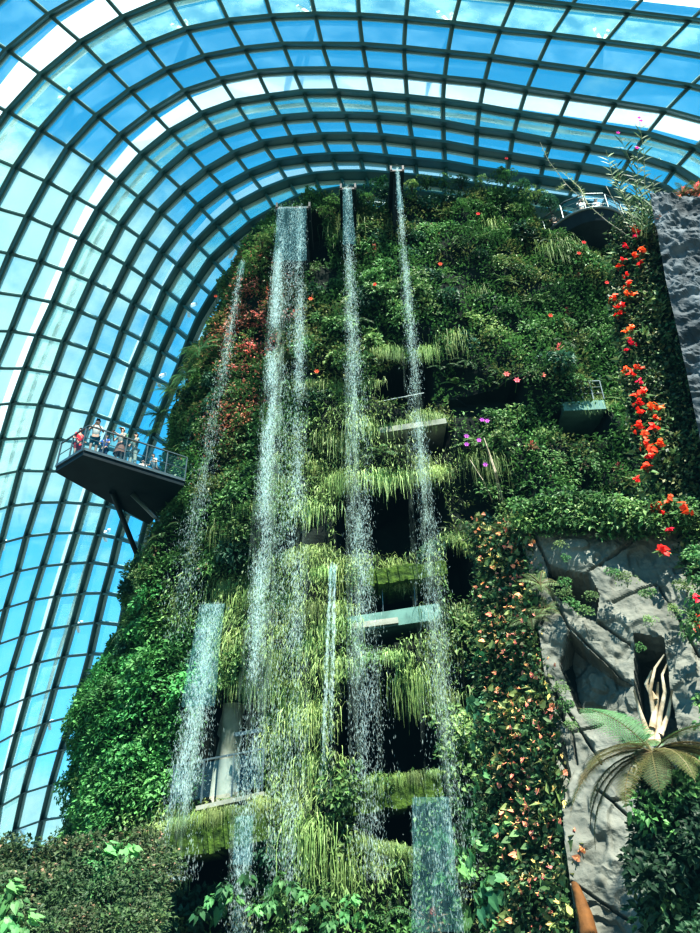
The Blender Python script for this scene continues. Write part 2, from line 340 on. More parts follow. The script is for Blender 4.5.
# ------------------------------------------------------------------ glass dome
DOME = np.array([[[int(v) for v in p.split(',')] for p in row.split(' ')] for row in """-966,4947,-1452 -1048,4591,-1306 -1107,4229,-1157 -1147,3870,-1008 -1170,3522,-864 -1178,3190,-725 -1174,2876,-595 -1160,2584,-472 -1138,2313,-359 -1110,2064,-254 -1076,1836,-158 -1039,1628,-70 -998,1439,10 -955,1268,83 -910,1114,148 -864,974,208 -816,849,262 -768,736,310 -719,635,354 -669,544,393 -618,464,428 -567,393,459 -515,330,487 -462,276,511 -408,230,532 -354,192,549 -298,160,564 -241,136,576 -184,118,585 -125,106,591 -66,99,596 -5,97,598 58,99,600 122,103,600 188,108,599 256,114,599 328,119,599 404,124,599 484,128,600 570,134,600 662,145,598 761,168,591 867,211,576 979,287,547;-1001,4401,-1285 -1051,4059,-1140 -1084,3719,-995 -1101,3390,-855 -1106,3076,-720 -1100,2780,-593 -1085,2504,-474 -1063,2249,-364 -1036,2014,-262 -1004,1800,-169 -969,1605,-84 -932,1428,-7 -893,1267,63 -852,1122,127 -811,992,184 -769,873,236 -726,767,284 -683,671,326 -640,585,364 -596,508,399 -551,440,430 -507,379,458 -461,325,482 -415,279,504 -368,239,522 -320,206,538 -271,179,551 -221,158,562 -170,142,570 -119,132,576 -66,127,580 -12,125,583 43,127,584 99,131,584 158,136,584 219,142,583 283,148,583 350,152,583 422,157,584 499,163,584 581,174,582 670,196,575 765,237,561 864,311,532;-1000,3900,-1126 -1027,3578,-985 -1039,3266,-847 -1041,2968,-716 -1032,2688,-592 -1016,2427,-476 -994,2185,-368 -968,1964,-269 -938,1762,-179 -905,1578,-97 -871,1412,-22 -835,1261,46 -798,1125,108 -761,1002,164 -723,891,214 -685,791,260 -647,701,301 -609,619,338 -570,546,372 -532,480,403 -493,421,430 -454,369,455 -414,323,477 -373,283,496 -332,248,513 -290,219,528 -246,196,540 -202,177,549 -157,164,557 -112,156,562 -65,151,566 -18,150,568 31,152,569 81,156,569 133,162,569 187,167,569 244,172,569 304,177,569 369,182,569 438,188,569 512,199,567 592,220,561 676,260,546 765,331,519;-974,3446,-976 -983,3149,-842 -981,2866,-713 -971,2600,-591 -954,2352,-478 -932,2123,-373 -906,1914,-276 -877,1723,-188 -847,1550,-108 -814,1393,-35 -781,1251,31 -748,1123,91 -714,1007,145 -680,903,194 -646,809,238 -612,724,278 -578,647,315 -543,577,348 -510,515,378 -476,458,405 -441,408,429 -407,363,452 -372,323,471 -337,288,489 -300,257,504 -263,232,518 -224,211,529 -185,195,538 -145,184,544 -104,177,549 -63,173,553 -21,172,555 22,175,556 67,179,556 113,184,556 162,189,556 212,194,556 266,199,556 324,204,556 386,210,556 453,221,554 525,242,547 601,281,533 681,349,505;-932,3039,-839 -927,2770,-712 -916,2516,-592 -898,2281,-481 -876,2063,-378 -850,1865,-283 -823,1684,-197 -793,1519,-119 -763,1371,-47 -732,1237,17 -701,1117,75 -670,1008,128 -638,910,175 -608,821,219 -577,741,258 -547,669,293 -516,603,325 -486,544,355 -456,490,381 -426,442,405 -396,398,427 -366,359,447 -335,324,465 -304,293,481 -272,267,495 -238,244,508 -204,226,518 -168,212,526 -132,202,532 -96,195,537 -59,193,540 -22,192,542 16,195,543 56,198,543 98,203,543 141,208,543 187,214,543 235,218,543 287,223,543 343,229,543 403,240,541 468,261,534 537,299,520 609,365,492;-879,2679,-713 -866,2437,-595 -847,2213,-485 -825,2006,-384 -800,1816,-291 -773,1644,-206 -745,1489,-129 -716,1348,-59 -687,1222,4 -657,1108,61 -629,1005,112 -600,912,158 -572,829,201 -544,754,239 -517,685,273 -489,624,305 -462,568,333 -435,517,359 -408,471,383 -381,429,404 -355,391,424 -329,357,442 -302,326,458 -275,299,473 -246,276,486 -216,255,498 -185,239,508 -152,227,515 -120,218,521 -87,213,525 -55,210,527 -22,211,529 13,213,530 48,216,531 86,221,532 125,226,532 166,231,532 210,235,532 257,240,532 308,247,531 363,257,529 422,277,522 484,315,508 549,379,480;-820,2363,-600 -801,2148,-491 -779,1950,-391 -754,1770,-299 -728,1606,-215 -701,1458,-140 -673,1325,-71 -645,1204,-9 -618,1096,47 -591,999,97 -564,912,142 -538,833,184 -513,762,221 -488,698,255 -463,640,285 -439,587,313 -414,539,339 -390,495,362 -366,455,383 -342,419,402 -318,386,420 -295,356,436 -272,329,451 -248,305,465 -223,284,477 -196,266,488 -167,251,498 -138,240,505 -108,232,510 -79,228,513 -49,226,515 -20,227,517 11,229,518 44,232,519 78,236,520 113,241,521 151,246,521 191,251,521 233,256,520 280,262,520 330,273,517 384,292,510 441,329,496 499,392,468;-760,2087,-499 -737,1898,-400 -713,1725,-309 -687,1569,-226 -661,1427,-151 -635,1300,-83 -608,1186,-22 -582,1084,33 -557,992,82 -532,909,127 -508,835,167 -484,768,204 -461,707,237 -438,652,267 -416,602,295 -394,557,320 -373,515,342 -351,477,363 -329,443,382 -307,411,399 -286,383,415 -265,356,430 -245,333,443 -224,311,456 -202,292,468 -178,275,479 -152,262,488 -125,252,495 -98,245,499 -71,242,502 -44,241,504 -16,241,505 12,243,507 42,246,508 73,250,509 105,255,510 139,259,510 176,264,510 215,269,509 257,276,508 303,286,506 353,306,499 405,342,485 457,403,457;-699,1847,-410 -675,1682,-320 -650,1532,-237 -625,1397,-163 -600,1276,-96 -575,1167,-36 -550,1070,19 -526,982,68 -503,904,111 -480,834,151 -458,770,187 -436,713,220 -415,661,249 -394,614,276 -375,571,301 -355,532,323 -335,496,344 -316,463,363 -296,433,380 -276,405,395 -257,380,409 -239,357,423 -221,336,436 -203,317,448 -184,299,459 -162,284,470 -138,272,478 -113,263,485 -88,257,489 -62,254,491 -37,253,493 -12,254,494 14,256,496 41,259,497 70,263,498 99,267,499 131,272,499 164,277,499 200,282,498 239,288,497 281,298,495 327,318,488 375,353,474 422,414,445;-641,1640,-332 -617,1497,-250 -592,1367,-176 -568,1251,-109 -545,1147,-50 -521,1055,4 -499,971,52 -477,897,96 -455,830,135 -434,770,170 -413,716,202 -393,667,231 -374,623,258 -355,582,282 -337,545,304 -320,511,324 -302,480,343 -285,452,360 -267,425,375 -249,401,390 -233,379,403 -216,358,415 -201,339,427 -185,322,439 -167,306,450 -147,292,460 -125,281,468 -102,272,475 -78,267,479 -54,264,481 -31,264,483 -7,265,484 17,267,485 42,270,486 68,274,487 95,278,488 124,283,487 154,288,487 187,293,486 223,299,486 263,309,484 305,328,477 349,363,462 392,423,433;-586,1462,-264 -562,1338,-190 -539,1227,-124 -517,1127,-64 -495,1038,-11 -474,959,37 -453,889,79 -433,825,118 -413,769,152 -393,718,184 -374,671,212 -355,630,238 -337,591,262 -320,556,284 -303,524,304 -287,495,322 -272,468,339 -257,443,355 -241,419,369 -226,398,382 -210,378,395 -196,359,406 -182,342,418 -167,326,429 -151,312,439 -133,299,449 -113,289,458 -91,281,464 -69,276,468 -47,274,470 -25,273,472 -3,274,473 20,277,474 43,280,475 67,284,476 92,288,476 119,293,475 147,298,475 177,303,474 210,309,474 247,319,472 286,337,466 326,372,450 366,431,420;-534,1308,-206 -512,1201,-139 -491,1106,-80 -470,1021,-27 -450,946,21 -431,879,62 -412,819,100 -393,765,134 -375,717,164 -356,673,192 -338,634,218 -320,598,241 -303,565,263 -287,535,282 -272,507,301 -258,481,318 -244,458,333 -231,435,347 -217,415,361 -204,395,373 -190,377,385 -177,360,396 -164,345,407 -151,330,418 -136,317,428 -119,305,438 -101,295,446 -81,288,452 -60,284,456 -39,282,458 -19,282,460 2,283,461 23,285,462 44,288,463 67,292,463 90,297,463 115,301,463 141,306,462 169,311,462 200,317,462 233,327,460 270,345,453 307,380,437 343,438,406;-485,1176,-157 -465,1084,-97 -446,1002,-43 -427,930,4 -409,866,46 -391,810,82 -374,759,115 -356,714,145 -338,673,172 -321,636,196 -304,602,219 -288,571,240 -272,543,260 -258,516,278 -244,492,295 -231,470,310 -219,449,325 -207,429,338 -195,410,351 -183,393,363 -172,376,375 -160,361,386 -148,346,396 -136,333,407 -122,320,417 -106,310,426 -89,301,433 -70,294,439 -51,290,443 -32,289,445 -13,289,447 6,290,448 26,292,449 46,295,449 67,299,450 89,304,450 112,308,449 136,313,449 162,317,449 191,323,449 222,333,447 255,352,440 289,386,423 321,444,390;-439,1062,-116 -421,983,-62 -404,913,-14 -387,852,28 -370,798,64 -353,751,96 -336,708,125 -319,670,151 -303,635,174 -287,604,197 -271,575,217 -257,548,237 -243,523,255 -230,500,272 -218,478,287 -207,458,302 -196,440,315 -185,422,328 -175,406,340 -164,390,352 -154,374,363 -144,360,374 -133,347,384 -121,334,394 -108,323,404 -94,313,412 -77,305,420 -60,299,425 -42,295,429 -25,294,431 -7,294,432 11,295,433 29,298,434 47,301,435 67,304,435 88,309,435 109,313,435 132,317,435 156,322,435 182,327,435 211,337,432 241,356,425 271,390,407 300,447,373;-394,963,-84 -377,896,-35 -362,836,8 -347,785,45 -331,739,77 -315,699,105 -299,663,130 -283,631,153 -268,602,174 -254,574,194 -240,549,213 -228,526,231 -216,504,248 -205,484,264 -195,465,278 -185,447,292 -175,430,304 -165,415,316 -156,400,328 -147,385,339 -137,371,350 -128,358,361 -119,346,371 -108,334,380 -96,324,389 -82,315,397 -67,307,404 -50,302,410 -34,298,413 -18,297,416 -2,297,417 14,298,418 31,301,419 48,304,420 66,307,420 85,311,420 105,315,420 126,319,420 148,323,420 172,329,420 198,339,417 225,358,409 252,391,390 277,448,355;-349,877,-59 -334,820,-15 -320,769,23 -306,726,56 -292,687,85 -277,653,109 -262,623,132 -247,596,152 -234,570,172 -222,547,190 -211,525,207 -201,505,224 -191,485,240 -182,468,254 -173,451,268 -164,435,280 -156,420,292 -147,406,303 -138,392,314 -130,379,325 -122,366,336 -113,354,346 -105,343,355 -95,333,364 -84,323,373 -71,315,380 -57,308,387 -42,303,392 -27,299,397 -13,298,399 2,297,401 16,299,403 31,301,403 46,304,404 62,307,404 80,311,404 98,315,404 117,318,404 137,322,405 159,328,404 182,338,401 206,356,391 230,389,372 251,445,336;-304,801,-41 -291,753,-2 -279,710,32 -266,673,61 -252,641,87 -239,612,109 -226,586,130 -213,562,149 -202,541,166 -192,520,183 -184,501,200 -176,483,215 -168,467,229 -161,451,242 -153,436,255 -145,422,267 -137,409,278 -129,396,289 -122,383,299 -114,371,310 -106,360,320 -99,349,329 -91,338,338 -82,329,347 -72,320,354 -60,313,362 -48,306,368 -35,301,374 -22,297,378 -9,295,382 3,295,384 16,296,385 29,298,386 42,301,387 56,304,387 71,307,387 87,311,387 104,314,387 123,318,387 142,323,386 162,333,383 183,351,373 203,383,352 220,437,315;-259,733,-29 -248,693,5 -236,657,35 -225,626,62 -214,598,85 -202,573,106 -191,551,124 -181,530,142 -172,511,159 -165,494,174 -158,477,189 -152,462,203 -145,447,216 -139,434,228 -133,421,239 -126,408,250 -119,396,261 -112,384,271 -105,373,281 -98,362,291 -91,351,301 -84,341,310 -77,331,319 -69,323,327 -60,314,335 -50,307,342 -40,301,348 -29,296,354 -18,292,359 -7,290,363 3,289,365 14,290,367 24,292,367 36,294,368 48,297,368 60,300,368 74,303,368 88,306,368 104,309,368 120,314,367 137,324,363 155,341,352 171,372,331 183,424,293""".split(';')], float)/10
I0, J0 = -5, -24
ceil = empty('ceiling'); tag(ceil, kind='structure')
nI, nJ = DOME.shape[:2]
ok = (DOME[..., 2] > -1.5) & (np.abs(DOME[..., 0]) < 100) & (DOME[..., 1] < 105)
for i in range(nI):
    for j in range(nJ):
        if i+I0 >= 12 and j+J0 > -3: ok[i, j] = False
        if i+I0 >= 11 and j+J0 > 10: ok[i, j] = False
DOME[..., 2] = np.where(ok, np.maximum(DOME[..., 2], -.2), DOME[..., 2])
gi = np.gradient(DOME, axis=0); gj = np.gradient(DOME, axis=1)
NR = np.cross(gi, gj); NR /= np.linalg.norm(NR, axis=2)[..., None]
cen = np.array([0, 25, 10.]); sg = np.sign(((DOME-cen)*NR).sum(2)); NR *= sg[..., None]   # outward
def runs(mask):
    r = []; cur = []
    for k, m_ in enumerate(mask):
        if m_: cur.append(k)
        elif cur: r.append(cur); cur = []
    if cur: r.append(cur)
    return [q for q in r if len(q) > 1]
def plate(mb, P, Nn, side, d0, d1, t):
    """a plate following P, from offset d0 to d1 along Nn, thickness t along side"""
    k = len(P); v = []; d0 = np.reshape(d0, (-1, 1))*np.ones((k, 1)); d1 = np.reshape(d1, (-1, 1))*np.ones((k, 1))
    for a, b in ((d0, -t/2), (d1, -t/2), (d1, t/2), (d0, t/2)): v.append(P+Nn*a+side*b)
    v = np.stack(v, 1).reshape(-1, 3)
    f = [(4*q+a, 4*q+(a+1) % 4, 4*q+4+(a+1) % 4, 4*q+4+a) for q in range(k-1) for a in range(4)]
    mb.add(v, f)
for i in range(nI):
    mb = MB()
    for rn in runs(ok[i]):
        P = DOME[i, rn]; Nn = NR[i, rn]; S = gi[i, rn]; S = S/np.linalg.norm(S, axis=1)[:, None]
        DP = np.interp(np.array(rn)+J0, [-6, 4, 12], [.30, .70, .80]); plate(mb, P, Nn, S, -DP, .05, .10); plate(mb, P, Nn, S, -DP-.03, -DP+.04, .18)
        mb.mi = 1; plate(mb, P, Nn, S, -.02, .22, .34); mb.mi = 0
    if mb.n: link('arch_rib', mb.mesh('arch_rib', [STEEL, STEEL_L]), ceil)
for j in range(nJ):
    mb = MB()
    for rn in runs(ok[:, j]):
        P = DOME[rn, j]; Nn = NR[rn, j]; S = gj[rn, j]; S = S/np.linalg.norm(S, axis=1)[:, None]
        plate(mb, P, Nn, S, -.22, .05, .10); plate(mb, P, Nn, S, -.25, -.20, .17)
        mb.mi = 1; plate(mb, P, Nn, S, -.02, .2, .26); mb.mi = 0
    if mb.n: link('purlin', mb.mesh('purlin', [STEEL, STEEL_L]), ceil)
mb = MB(); mf = MB()
for i in range(nI-1):
    for j in range(nJ-1):
        if ok[i, j] and ok[i+1, j] and ok[i, j+1] and ok[i+1, j+1]:
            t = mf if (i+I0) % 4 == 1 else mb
            off = np.array([NR[i, j], NR[i+1, j], NR[i+1, j+1], NR[i, j+1]])*.12
            t.add(np.array([DOME[i, j], DOME[i+1, j], DOME[i+1, j+1], DOME[i, j+1]])+off, [(0, 1, 2, 3)])
link('glass_panel', mb.mesh('glass_panel', GLASS), ceil)
link('reflection_glass_panel', mf.mesh('reflection_glass_panel', GLASS_F), ceil)
# pale fabric shades outside, one band every four bays, with white V struts
for i in range(nI-1):
    if (i+I0) % 4 != 0: continue
    mb = MB()
    for rn in runs(ok[i] & ok[i+1]):
        fa = np.interp(np.array(rn)+J0, [-3, 4, 12], [.52, .08, .0])[:, None]; fb = np.interp(np.array(rn)+J0, [8, 12], [1., .62])[:, None]; a = DOME[i, rn]*(1-fa)+DOME[i+1, rn]*fa+NR[i, rn]*.35; b = DOME[i+1, rn]*fb+DOME[i, rn]*(1-fb)+NR[i+1, rn]*.35
        v = np.stack([a, b], 1).reshape(-1, 3); mb.add(v, [(2*q, 2*q+1, 2*q+3, 2*q+2) for q in range(len(rn)-1)])
    link('fabric_shade', mb.mesh('fabric_shade', SAIL), ceil)
    mb = MB()
    for j in range(1, nJ-1):
        if (j+J0) % 3 != 1 or not (ok[i+1, j] and ok[i, j] and i+2 < nI and ok[i+2, j]): continue
        p = DOME[i+2, j]; q = DOME[i+1, j]*.55+p*.45; n_ = NR[i+1, j]; s_ = gj[i+1, j]/np.linalg.norm(gj[i+1, j])
        for sg_ in (-.55, .05):
            mb.bar(p+n_*.3, q+n_*1.9+s_*sg_*1.6, .2, .2, col=(1, 1, 1))
    if mb.n: link('strut', mb.mesh('strut', WHITE), ceil)
# big box arches outside carrying the struts
for i in range(nI-1):
    if (i+I0) % 4 != 0: continue
    mb = MB()
    for rn in runs(ok[i] & ok[i+1]):
        P = DOME[i+1, rn]*.9+DOME[i, rn]*.1; Nn = NR[i+1, rn]; S = gi[i+1, rn]; S = S/np.linalg.norm(S, axis=1)[:, None]
        plate(mb, P, Nn, S, 1.8, 2.05, .22)
    link('outer_arch', mb.mesh('outer_arch', WHITE), ceil)

# ------------------------------------------------------------------ the planted mountain
ZL = [0, 6, 10, 13, 16, 19, 23.4, 27.4, 31, 34.0]; XL = [-11.2, -10.4, -9.5, -9.4, -9.5, -8.8, -8.6, -7.7, -6.6, -4.8]
ZR = [0, 20, 28, 31, 34.0]; XR = [19, 18.5, 18, 16, 11]
ZF = [0, 8, 20, 33.2]; YF = [23.0, 23.6, 24.2, 25.0]
TOP = 34.0
def mparams(z):
    xl = np.interp(z, ZL, XL); xr = np.interp(z, ZR, XR); yf = np.interp(z, ZF, YF)
    b = 8.6-np.maximum(0, z-26)*.35
    return (xl+xr)/2, (xr-xl)/2, yf+b, b
EXP = 2.7
def front(x, z):
    """undisplaced front surface y at x,z and its outward normal"""
    x = np.asarray(x, float); z = np.asarray(z, float)
    cx, a, cy, b = mparams(z); t = np.clip(np.abs((x-cx)/a), 0, .9999)
    return cy-b*(1-t**EXP)**(1/EXP)
def bump(P):
    P = np.asarray(P, float)
    n1 = fbm(P, 4.2, 2, 11)-.5; n2 = fbm(P*np.array([1, 1, .8]), 1.5, 3, 5)-.5
    return n1*1.7+n2*1.9
def wall(px, py):
    """where the line of sight meets the undisplaced mountain front"""
    Y = 24.
    for _ in range(12):
        p = at(px, py, Y); Y = float(front(p[0], min(p[2], TOP)))*.6+Y*.4
    return at(px, py, Y)
# openings cut into the front, each a polygon in x,z
OPEN_PX = [
    ([(372, 392), (378, 372), (400, 362), (432, 356), (436, 388), (425, 404), (385, 408)], 2.2),
    ([(378, 430), (404, 425), (408, 445), (384, 450)], 1.8), ([(412, 424), (448, 418), (450, 452), (414, 450)], 1.6),
    ([(336, 495), (352, 486), (375, 492), (400, 478), (440, 482), (448, 520), (440, 544), (380, 550), (336, 552)], 2.8),
    ([(352, 590), (400, 578), (432, 582), (440, 620), (418, 640), (392, 652), (368, 655), (352, 640)], 3.0),
    ([(346, 690), (372, 672), (408, 690), (438, 718), (440, 770), (346, 786), (338, 750)], 3.0),
    ([(346, 806), (414, 796), (414, 846), (380, 838), (352, 828)], 2.6),
    ([(206, 745), (216, 700), (240, 688), (258, 700), (264, 793), (196, 806)], 3.4),
    ([(150, 838), (240, 820), (242, 862), (215, 876), (200, 892), (172, 880), (152, 852)], 2.6),
    ([(552, 412), (606, 408), (604, 440), (570, 444), (556, 436)], 2.6),
    ([(446, 548), (470, 546), (478, 590), (456, 604), (444, 590)], 1.6),
    ([(448, 392), (520, 384), (525, 408), (452, 418)], 1.0),
    ([(535, 210), (640, 212), (625, 262), (560, 246)], 1.3),
    ([(300, 222), (322, 215), (330, 262), (306, 270)], 1.4),
]
OPEN = []
for poly, dep in OPEN_PX:
    OPEN.append((np.array([[wall(*p)[0], wall(*p)[2]] for p in poly]), dep))
def in_poly(x, z, poly):
    r = np.zeros(np.shape(x), bool); k = len(poly)
    for i in range(k):
        x1, z1 = poly[i]; x2, z2 = poly[(i+1) % k]
        c = ((z1 > z) != (z2 > z)) & (x < (x2-x1)*(z-z1)/(z2-z1+1e-12)+x1); r ^= c
    return r
def recess(x, z):
    d = np.zeros(np.shape(x))
    for poly, dep in OPEN: d = np.where(in_poly(x, z, poly), np.maximum(d, dep), d)
    return d
def msurf(t, z):
    """mountain point for angle t (0 at the right end, pi at the left end, front between), height z, and normal"""
    def base(t, z):
        cx, a, cy, b = mparams(z); c, s = np.cos(t), np.sin(t)
        return np.stack([cx+a*np.sign(c)*np.abs(c)**(2/EXP), cy-b*np.sign(s)*np.abs(s)**(2/EXP), z+0*c], -1)
    P = base(t, z); e = 1e-3
    dt = base(t+e, z)-base(t-e, z); dz = base(t, z+.05)-base(t, z-.05)
    n = np.cross(dz, dt); n /= np.linalg.norm(n, axis=-1)[..., None]+1e-9
    n = np.where((n[..., 1:2] > 0) & (np.sin(t)[..., None] > .05), -n, n)
    return P, n
ts = np.linspace(-.5, PI+.5, 420); zs = np.linspace(0, TOP, 270)
T_, Z_ = np.meshgrid(ts, zs, indexing='ij')
P, n = msurf(T_, Z_)
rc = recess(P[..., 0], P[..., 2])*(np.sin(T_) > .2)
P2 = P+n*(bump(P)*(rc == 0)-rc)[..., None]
mb = MB(); nt_, nz_ = len(ts), len(zs)
mb.add(P2.reshape(-1, 3), [(i*nz_+j, i*nz_+j+1, (i+1)*nz_+j+1, (i+1)*nz_+j) for i in range(nt_-1) for j in range(nz_-1)])
# the rounded top
topring = P2[:, -1]; cen = topring.mean(0)
prev = topring
for k, (s_, h_) in enumerate(((.8, .7), (.5, 1.2), (.1, 1.4))):
    cur = cen+(topring-cen)*s_; cur[:, 2] = TOP+h_
    v = np.stack([prev, cur], 1).reshape(-1, 3); mb.add(v, [(2*q, 2*q+1, 2*q+3, 2*q+2) for q in range(nt_-1)]); prev = cur
mt = empty('planted_mountain', (3.5, 30, 0))
tag(mt, 'tall mountain wall covered in plants with dark openings and mossy ledges', 'mountain')
def part(name, mbx, mat, parent, smooth=False):
    o = link(name, mbx.mesh(name, mat, smooth)); o.parent = parent; o.matrix_parent_inverse = Matrix.Translation(parent.location).inverted(); return o
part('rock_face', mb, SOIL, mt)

# ledges, slabs, columns
def ledge(name, p0, p1, hgt, dep, mat, Y, extra=0.):
    a = at(*p0, Y); b = at(*p1, Y); mb = MB(); n_ = 24
    a = a+np.array([0, dep/2, -hgt/2]); b = b+np.array([0, dep/2, -hgt/2])
    pts = np.linspace(a, b, n_)
    for k in range(n_-1):
        j = random.uniform(-.05, .05)*extra
        mb.bar(pts[k]+[0, j, j], pts[k+1]+[0, j, j], dep, hgt+random.uniform(0, .12)*extra)
    return part(name, mb, mat, mt)
ledge('mossy_ledge', (334, 786), (441, 771), .78, 2.4, MOSS, 22.6, 1)
ledge('mossy_ledge', (146, 828), (266, 800), .95, 2.6, MOSS, 22.5, 1)
ledge('mossy_ledge', (362, 572), (446, 560), .5, 2., MOSS, 23.2, 1)
ledge('floor_slab', (348, 617), (440, 603), .55, 3.0, CONC_T, 23.3)
ledge('floor_slab', (352, 623), (398, 617), .2, .3, CONC, 23.2)
ledge('floor_slab', (378, 428), (446, 418), .25, 2.4, CONC, 23.8)
ledge('floor_slab', (196, 806), (264, 791), .12, 3.2, CONC, 22.45)
YB = wall(580, 405)[1]; ledge('floor_slab', (562, 402), (604, 400), .45, 2.0, CONC_T, YB-.3)
mb = MB(); p = at(224, 800, 24.3)
mb.tube([(p[0], 24.9, p[2]-.5), (p[0], 24.9, p[2]+3.0)], .36, 20); o = part('column', mb, CONC, mt, True)
mb = MB(); p = at(212, 800, 24.9); mb.tube([(p[0], 25.4, p[2]-.5), (p[0], 25.4, p[2]+3.0)], .24, 20); part('column', mb, CONC, mt, True)
def railing(pts, h, npost, parent, glass=True, bars=2):
    pts = np.asarray(pts, float); mbr = MB(); up_ = np.array([0, 0, 1.])
    for k in range(len(pts)-1):
        a, b = pts[k], pts[k+1]
        mbr.bar(a+up_*h, b+up_*h, .06, .05)
        for q in range(1, bars): mbr.bar(a+up_*h*q/bars, b+up_*h*q/bars, .025, .025)
    part('handrail', mbr, RAILM, parent)
    L = [np.linalg.norm(pts[k+1]-pts[k]) for k in range(len(pts)-1)]; tot = sum(L)
    for q in range(npost+1):
        d = tot*q/npost
        for k, l in enumerate(L):
            if d <= l+1e-6: break
            d -= l
        c = pts[k]+(pts[k+1]-pts[k])*min(1, d/L[k]); m = MB(); m.box(c+up_*h/2, (.05, .05, h)); part('railing_post', m, RAILM, parent)
    if glass:
        for k in range(len(pts)-1):
            m = MB(); a, b = pts[k], pts[k+1]
            m.add([a+up_*.12, b+up_*.12, b+up_*(h-.08), a+up_*(h-.08)], [(0, 1, 2, 3)]); part('glass_balustrade', m, GLASS_R, parent)
r0 = at(170, 809, 22.5); r1 = at(262, 791, 22.5)
railing([r0, r1], 1.15, 3, mt, True, 1)
r0 = at(562, 401, YB-.25); r1 = at(604, 399, YB-.25); railing([r0, r1], .95, 4, mt, False, 3)
mb = MB(); r0 = at(352, 399, 23.4); r1 = at(420, 392, 23.4); mb.bar(at(378, 402, 23.9), at(424, 393, 23.9), .04, .04); mb.bar(at(235, 735, 24.), at(262, 730, 24.), .12, .12); part('service_pipe', mb, RAILM, mt)
# hanging chains in the third opening
for px in (382, 414):
    a = at(px, 585, 23.6); mb = MB(); mb.bar(a, a-np.array([0, 0, 1.1]), .03, .03); part('hanging_rod', mb, RAILM, mt)
# window panels beneath the ledges
for q in ([(235, 818), (253, 815), (249, 862), (233, 864)],):
    mb = MB(); mb.add([at(*p_, 22.9) for p_ in q], [(0, 1, 2, 3)]); part('window_pane', mb, GLASS_R, mt)

# ---- waterfalls
def spout(px, py, Y, wid, L=2.6):
    p = at(px, py, Y); mb = MB()
    mb.box((p[0], Y+L/2+.02, p[2]-.15), (wid+.35, L, .12)); 
    for s_ in (-1, 1): mb.box((p[0]+s_*(wid/2+.12), Y+L/2+.02, p[2]+.02), (.1, L, .42))
    # braced underside
    v = [(p[0]-wid/2, Y+.3, p[2]-.2), (p[0]+wid/2, Y+.3, p[2]-.2), (p[0]+wid/2, Y+L, p[2]-.2), (p[0]-wid/2, Y+L, p[2]-.2), (p[0]-wid/2, Y+L, p[2]-1.9), (p[0]+wid/2, Y+L, p[2]-1.9)]
    mb.add(v, [(0, 1, 2, 3), (0, 4, 5, 1), (0, 3, 4), (1, 5, 2), (3, 2, 5, 4)])
    return part('water_spout', mb, DARKMET, mt)
def waterfall(name, label, px0, py0, w0, px1, py1, w1, Y, ndrop, sheet=0.2, strands=((0, 1.),), size=1., dens=.22, sheet_w=None, Y1=None, group=None):
    top = at(px0, py0, Y); bot = at(px1, py1, Y1 or Y); H = top[2]-bot[2]
    root = empty(name, (top[0], Y, bot[2])); tag(root, label, 'waterfall', group)
    # smooth sheet where the water leaves the lip
    mb = MB(); nx, nz = 14, 40; hs = H*sheet; V = []
    for a in range(nz):
        t = a/(nz-1); wv = (w0+(w1-w0)*t*sheet)*(1+.03*math.sin(t*9))
        zz = top[2]-hs*t; c = top+(bot-top)*(t*sheet)
        yy = c[1]-.12*min(1, t*8)**.5
        for b in range(nx):
            u = b/(nx-1)-.5
            V.append((c[0]+u*wv, yy+.05*math.sin(u*9+t*5), zz))
    mb.add(V, [(a*nx+b, a*nx+b+1, (a+1)*nx+b+1, (a+1)*nx+b) for a in range(nz-1) for b in range(nx-1)])
    part('water_sheet', mb, WSHEET, root, True)
    # fine mist: overlapping narrow veils that follow the strands
    mb = MB()
    for q in range(14 if ndrop > 10000 else 4):
        so_, ws_ = random.choices([s[0] for s in strands], [s[1] for s in strands])[0], random.uniform(.04, .16)
        so_ += random.gauss(0, .17 if len(strands) > 1 else .2); tt = np.linspace(random.uniform(.02, .2), random.uniform(.8, 1), 30); pts = []
        for t_ in tt: c = top+(bot-top)*t_; pts.append(c+np.array([so_*(w0+(w1-w0)*t_), -.1+.18*math.sin(q*1.7+t_*4), 0]))
        mb.strip(pts, ws_*(w0+(w1-w0)*tt)*np.clip(np.minimum(tt-tt[0], tt[-1]-tt)*9, .05, 1)*.7, (1, 0, 0))
    part('mist_veil', mb, MIST, root)
    # broken water: falling drops and short streaks
    k = ndrop; t = rng.random(k)**.92; wd = w0+(w1-w0)*t
    st = rng.choice(len(strands), k, p=np.array([s[1] for s in strands])/sum(s[1] for s in strands))
    off = np.array([s[0] for s in strands])[st]; sw = .42/len(strands)**.8
    u = off+rng.normal(0, sw*.52, k)
    # clumps, denser in drifting veils
    x = top[0]+(bot[0]-top[0])*t+u*wd*1.0; z = top[2]-H*t; y = top[1]+(bot[1]-top[1])*t+rng.normal(0, .10+.10*t, k)-.1
    nz_ = fbm(np.stack([x*2.2, y*.5, z*.55], -1), 1., 3, 3); keep = nz_ > .26+.30*rng.random(k)
    x, y, z, t = x[keep], y[keep], z[keep], t[keep]; k = len(x)
    L = (.022+.07*rng.random(k)**2)*size; W = (.008+.010*rng.random(k))*size
    an = rng.random(k)*PI; sx, sy = np.cos(an)*W, np.sin(an)*W
    c = np.stack([x, y, z], -1); s3 = np.stack([sx, sy, 0*sx], -1); l3 = np.stack([rng.normal(0, .012, k), 0*L, L], -1)
    Q = np.stack([c-l3, c+s3, c+l3, c-s3], 1)
    me = fast_quads('falling_drops', Q, np.ones((k, 3)), DROP)
    o = link('falling_drops', me); o.parent = root; o.matrix_parent_inverse = Matrix.Translation(root.location).inverted()
    tag(o, kind='stuff')
    return root
spout(293, 205, 22.5, 1.3); spout(348, 186, 22.5, .45); spout(397, 168, 22.5, .35)
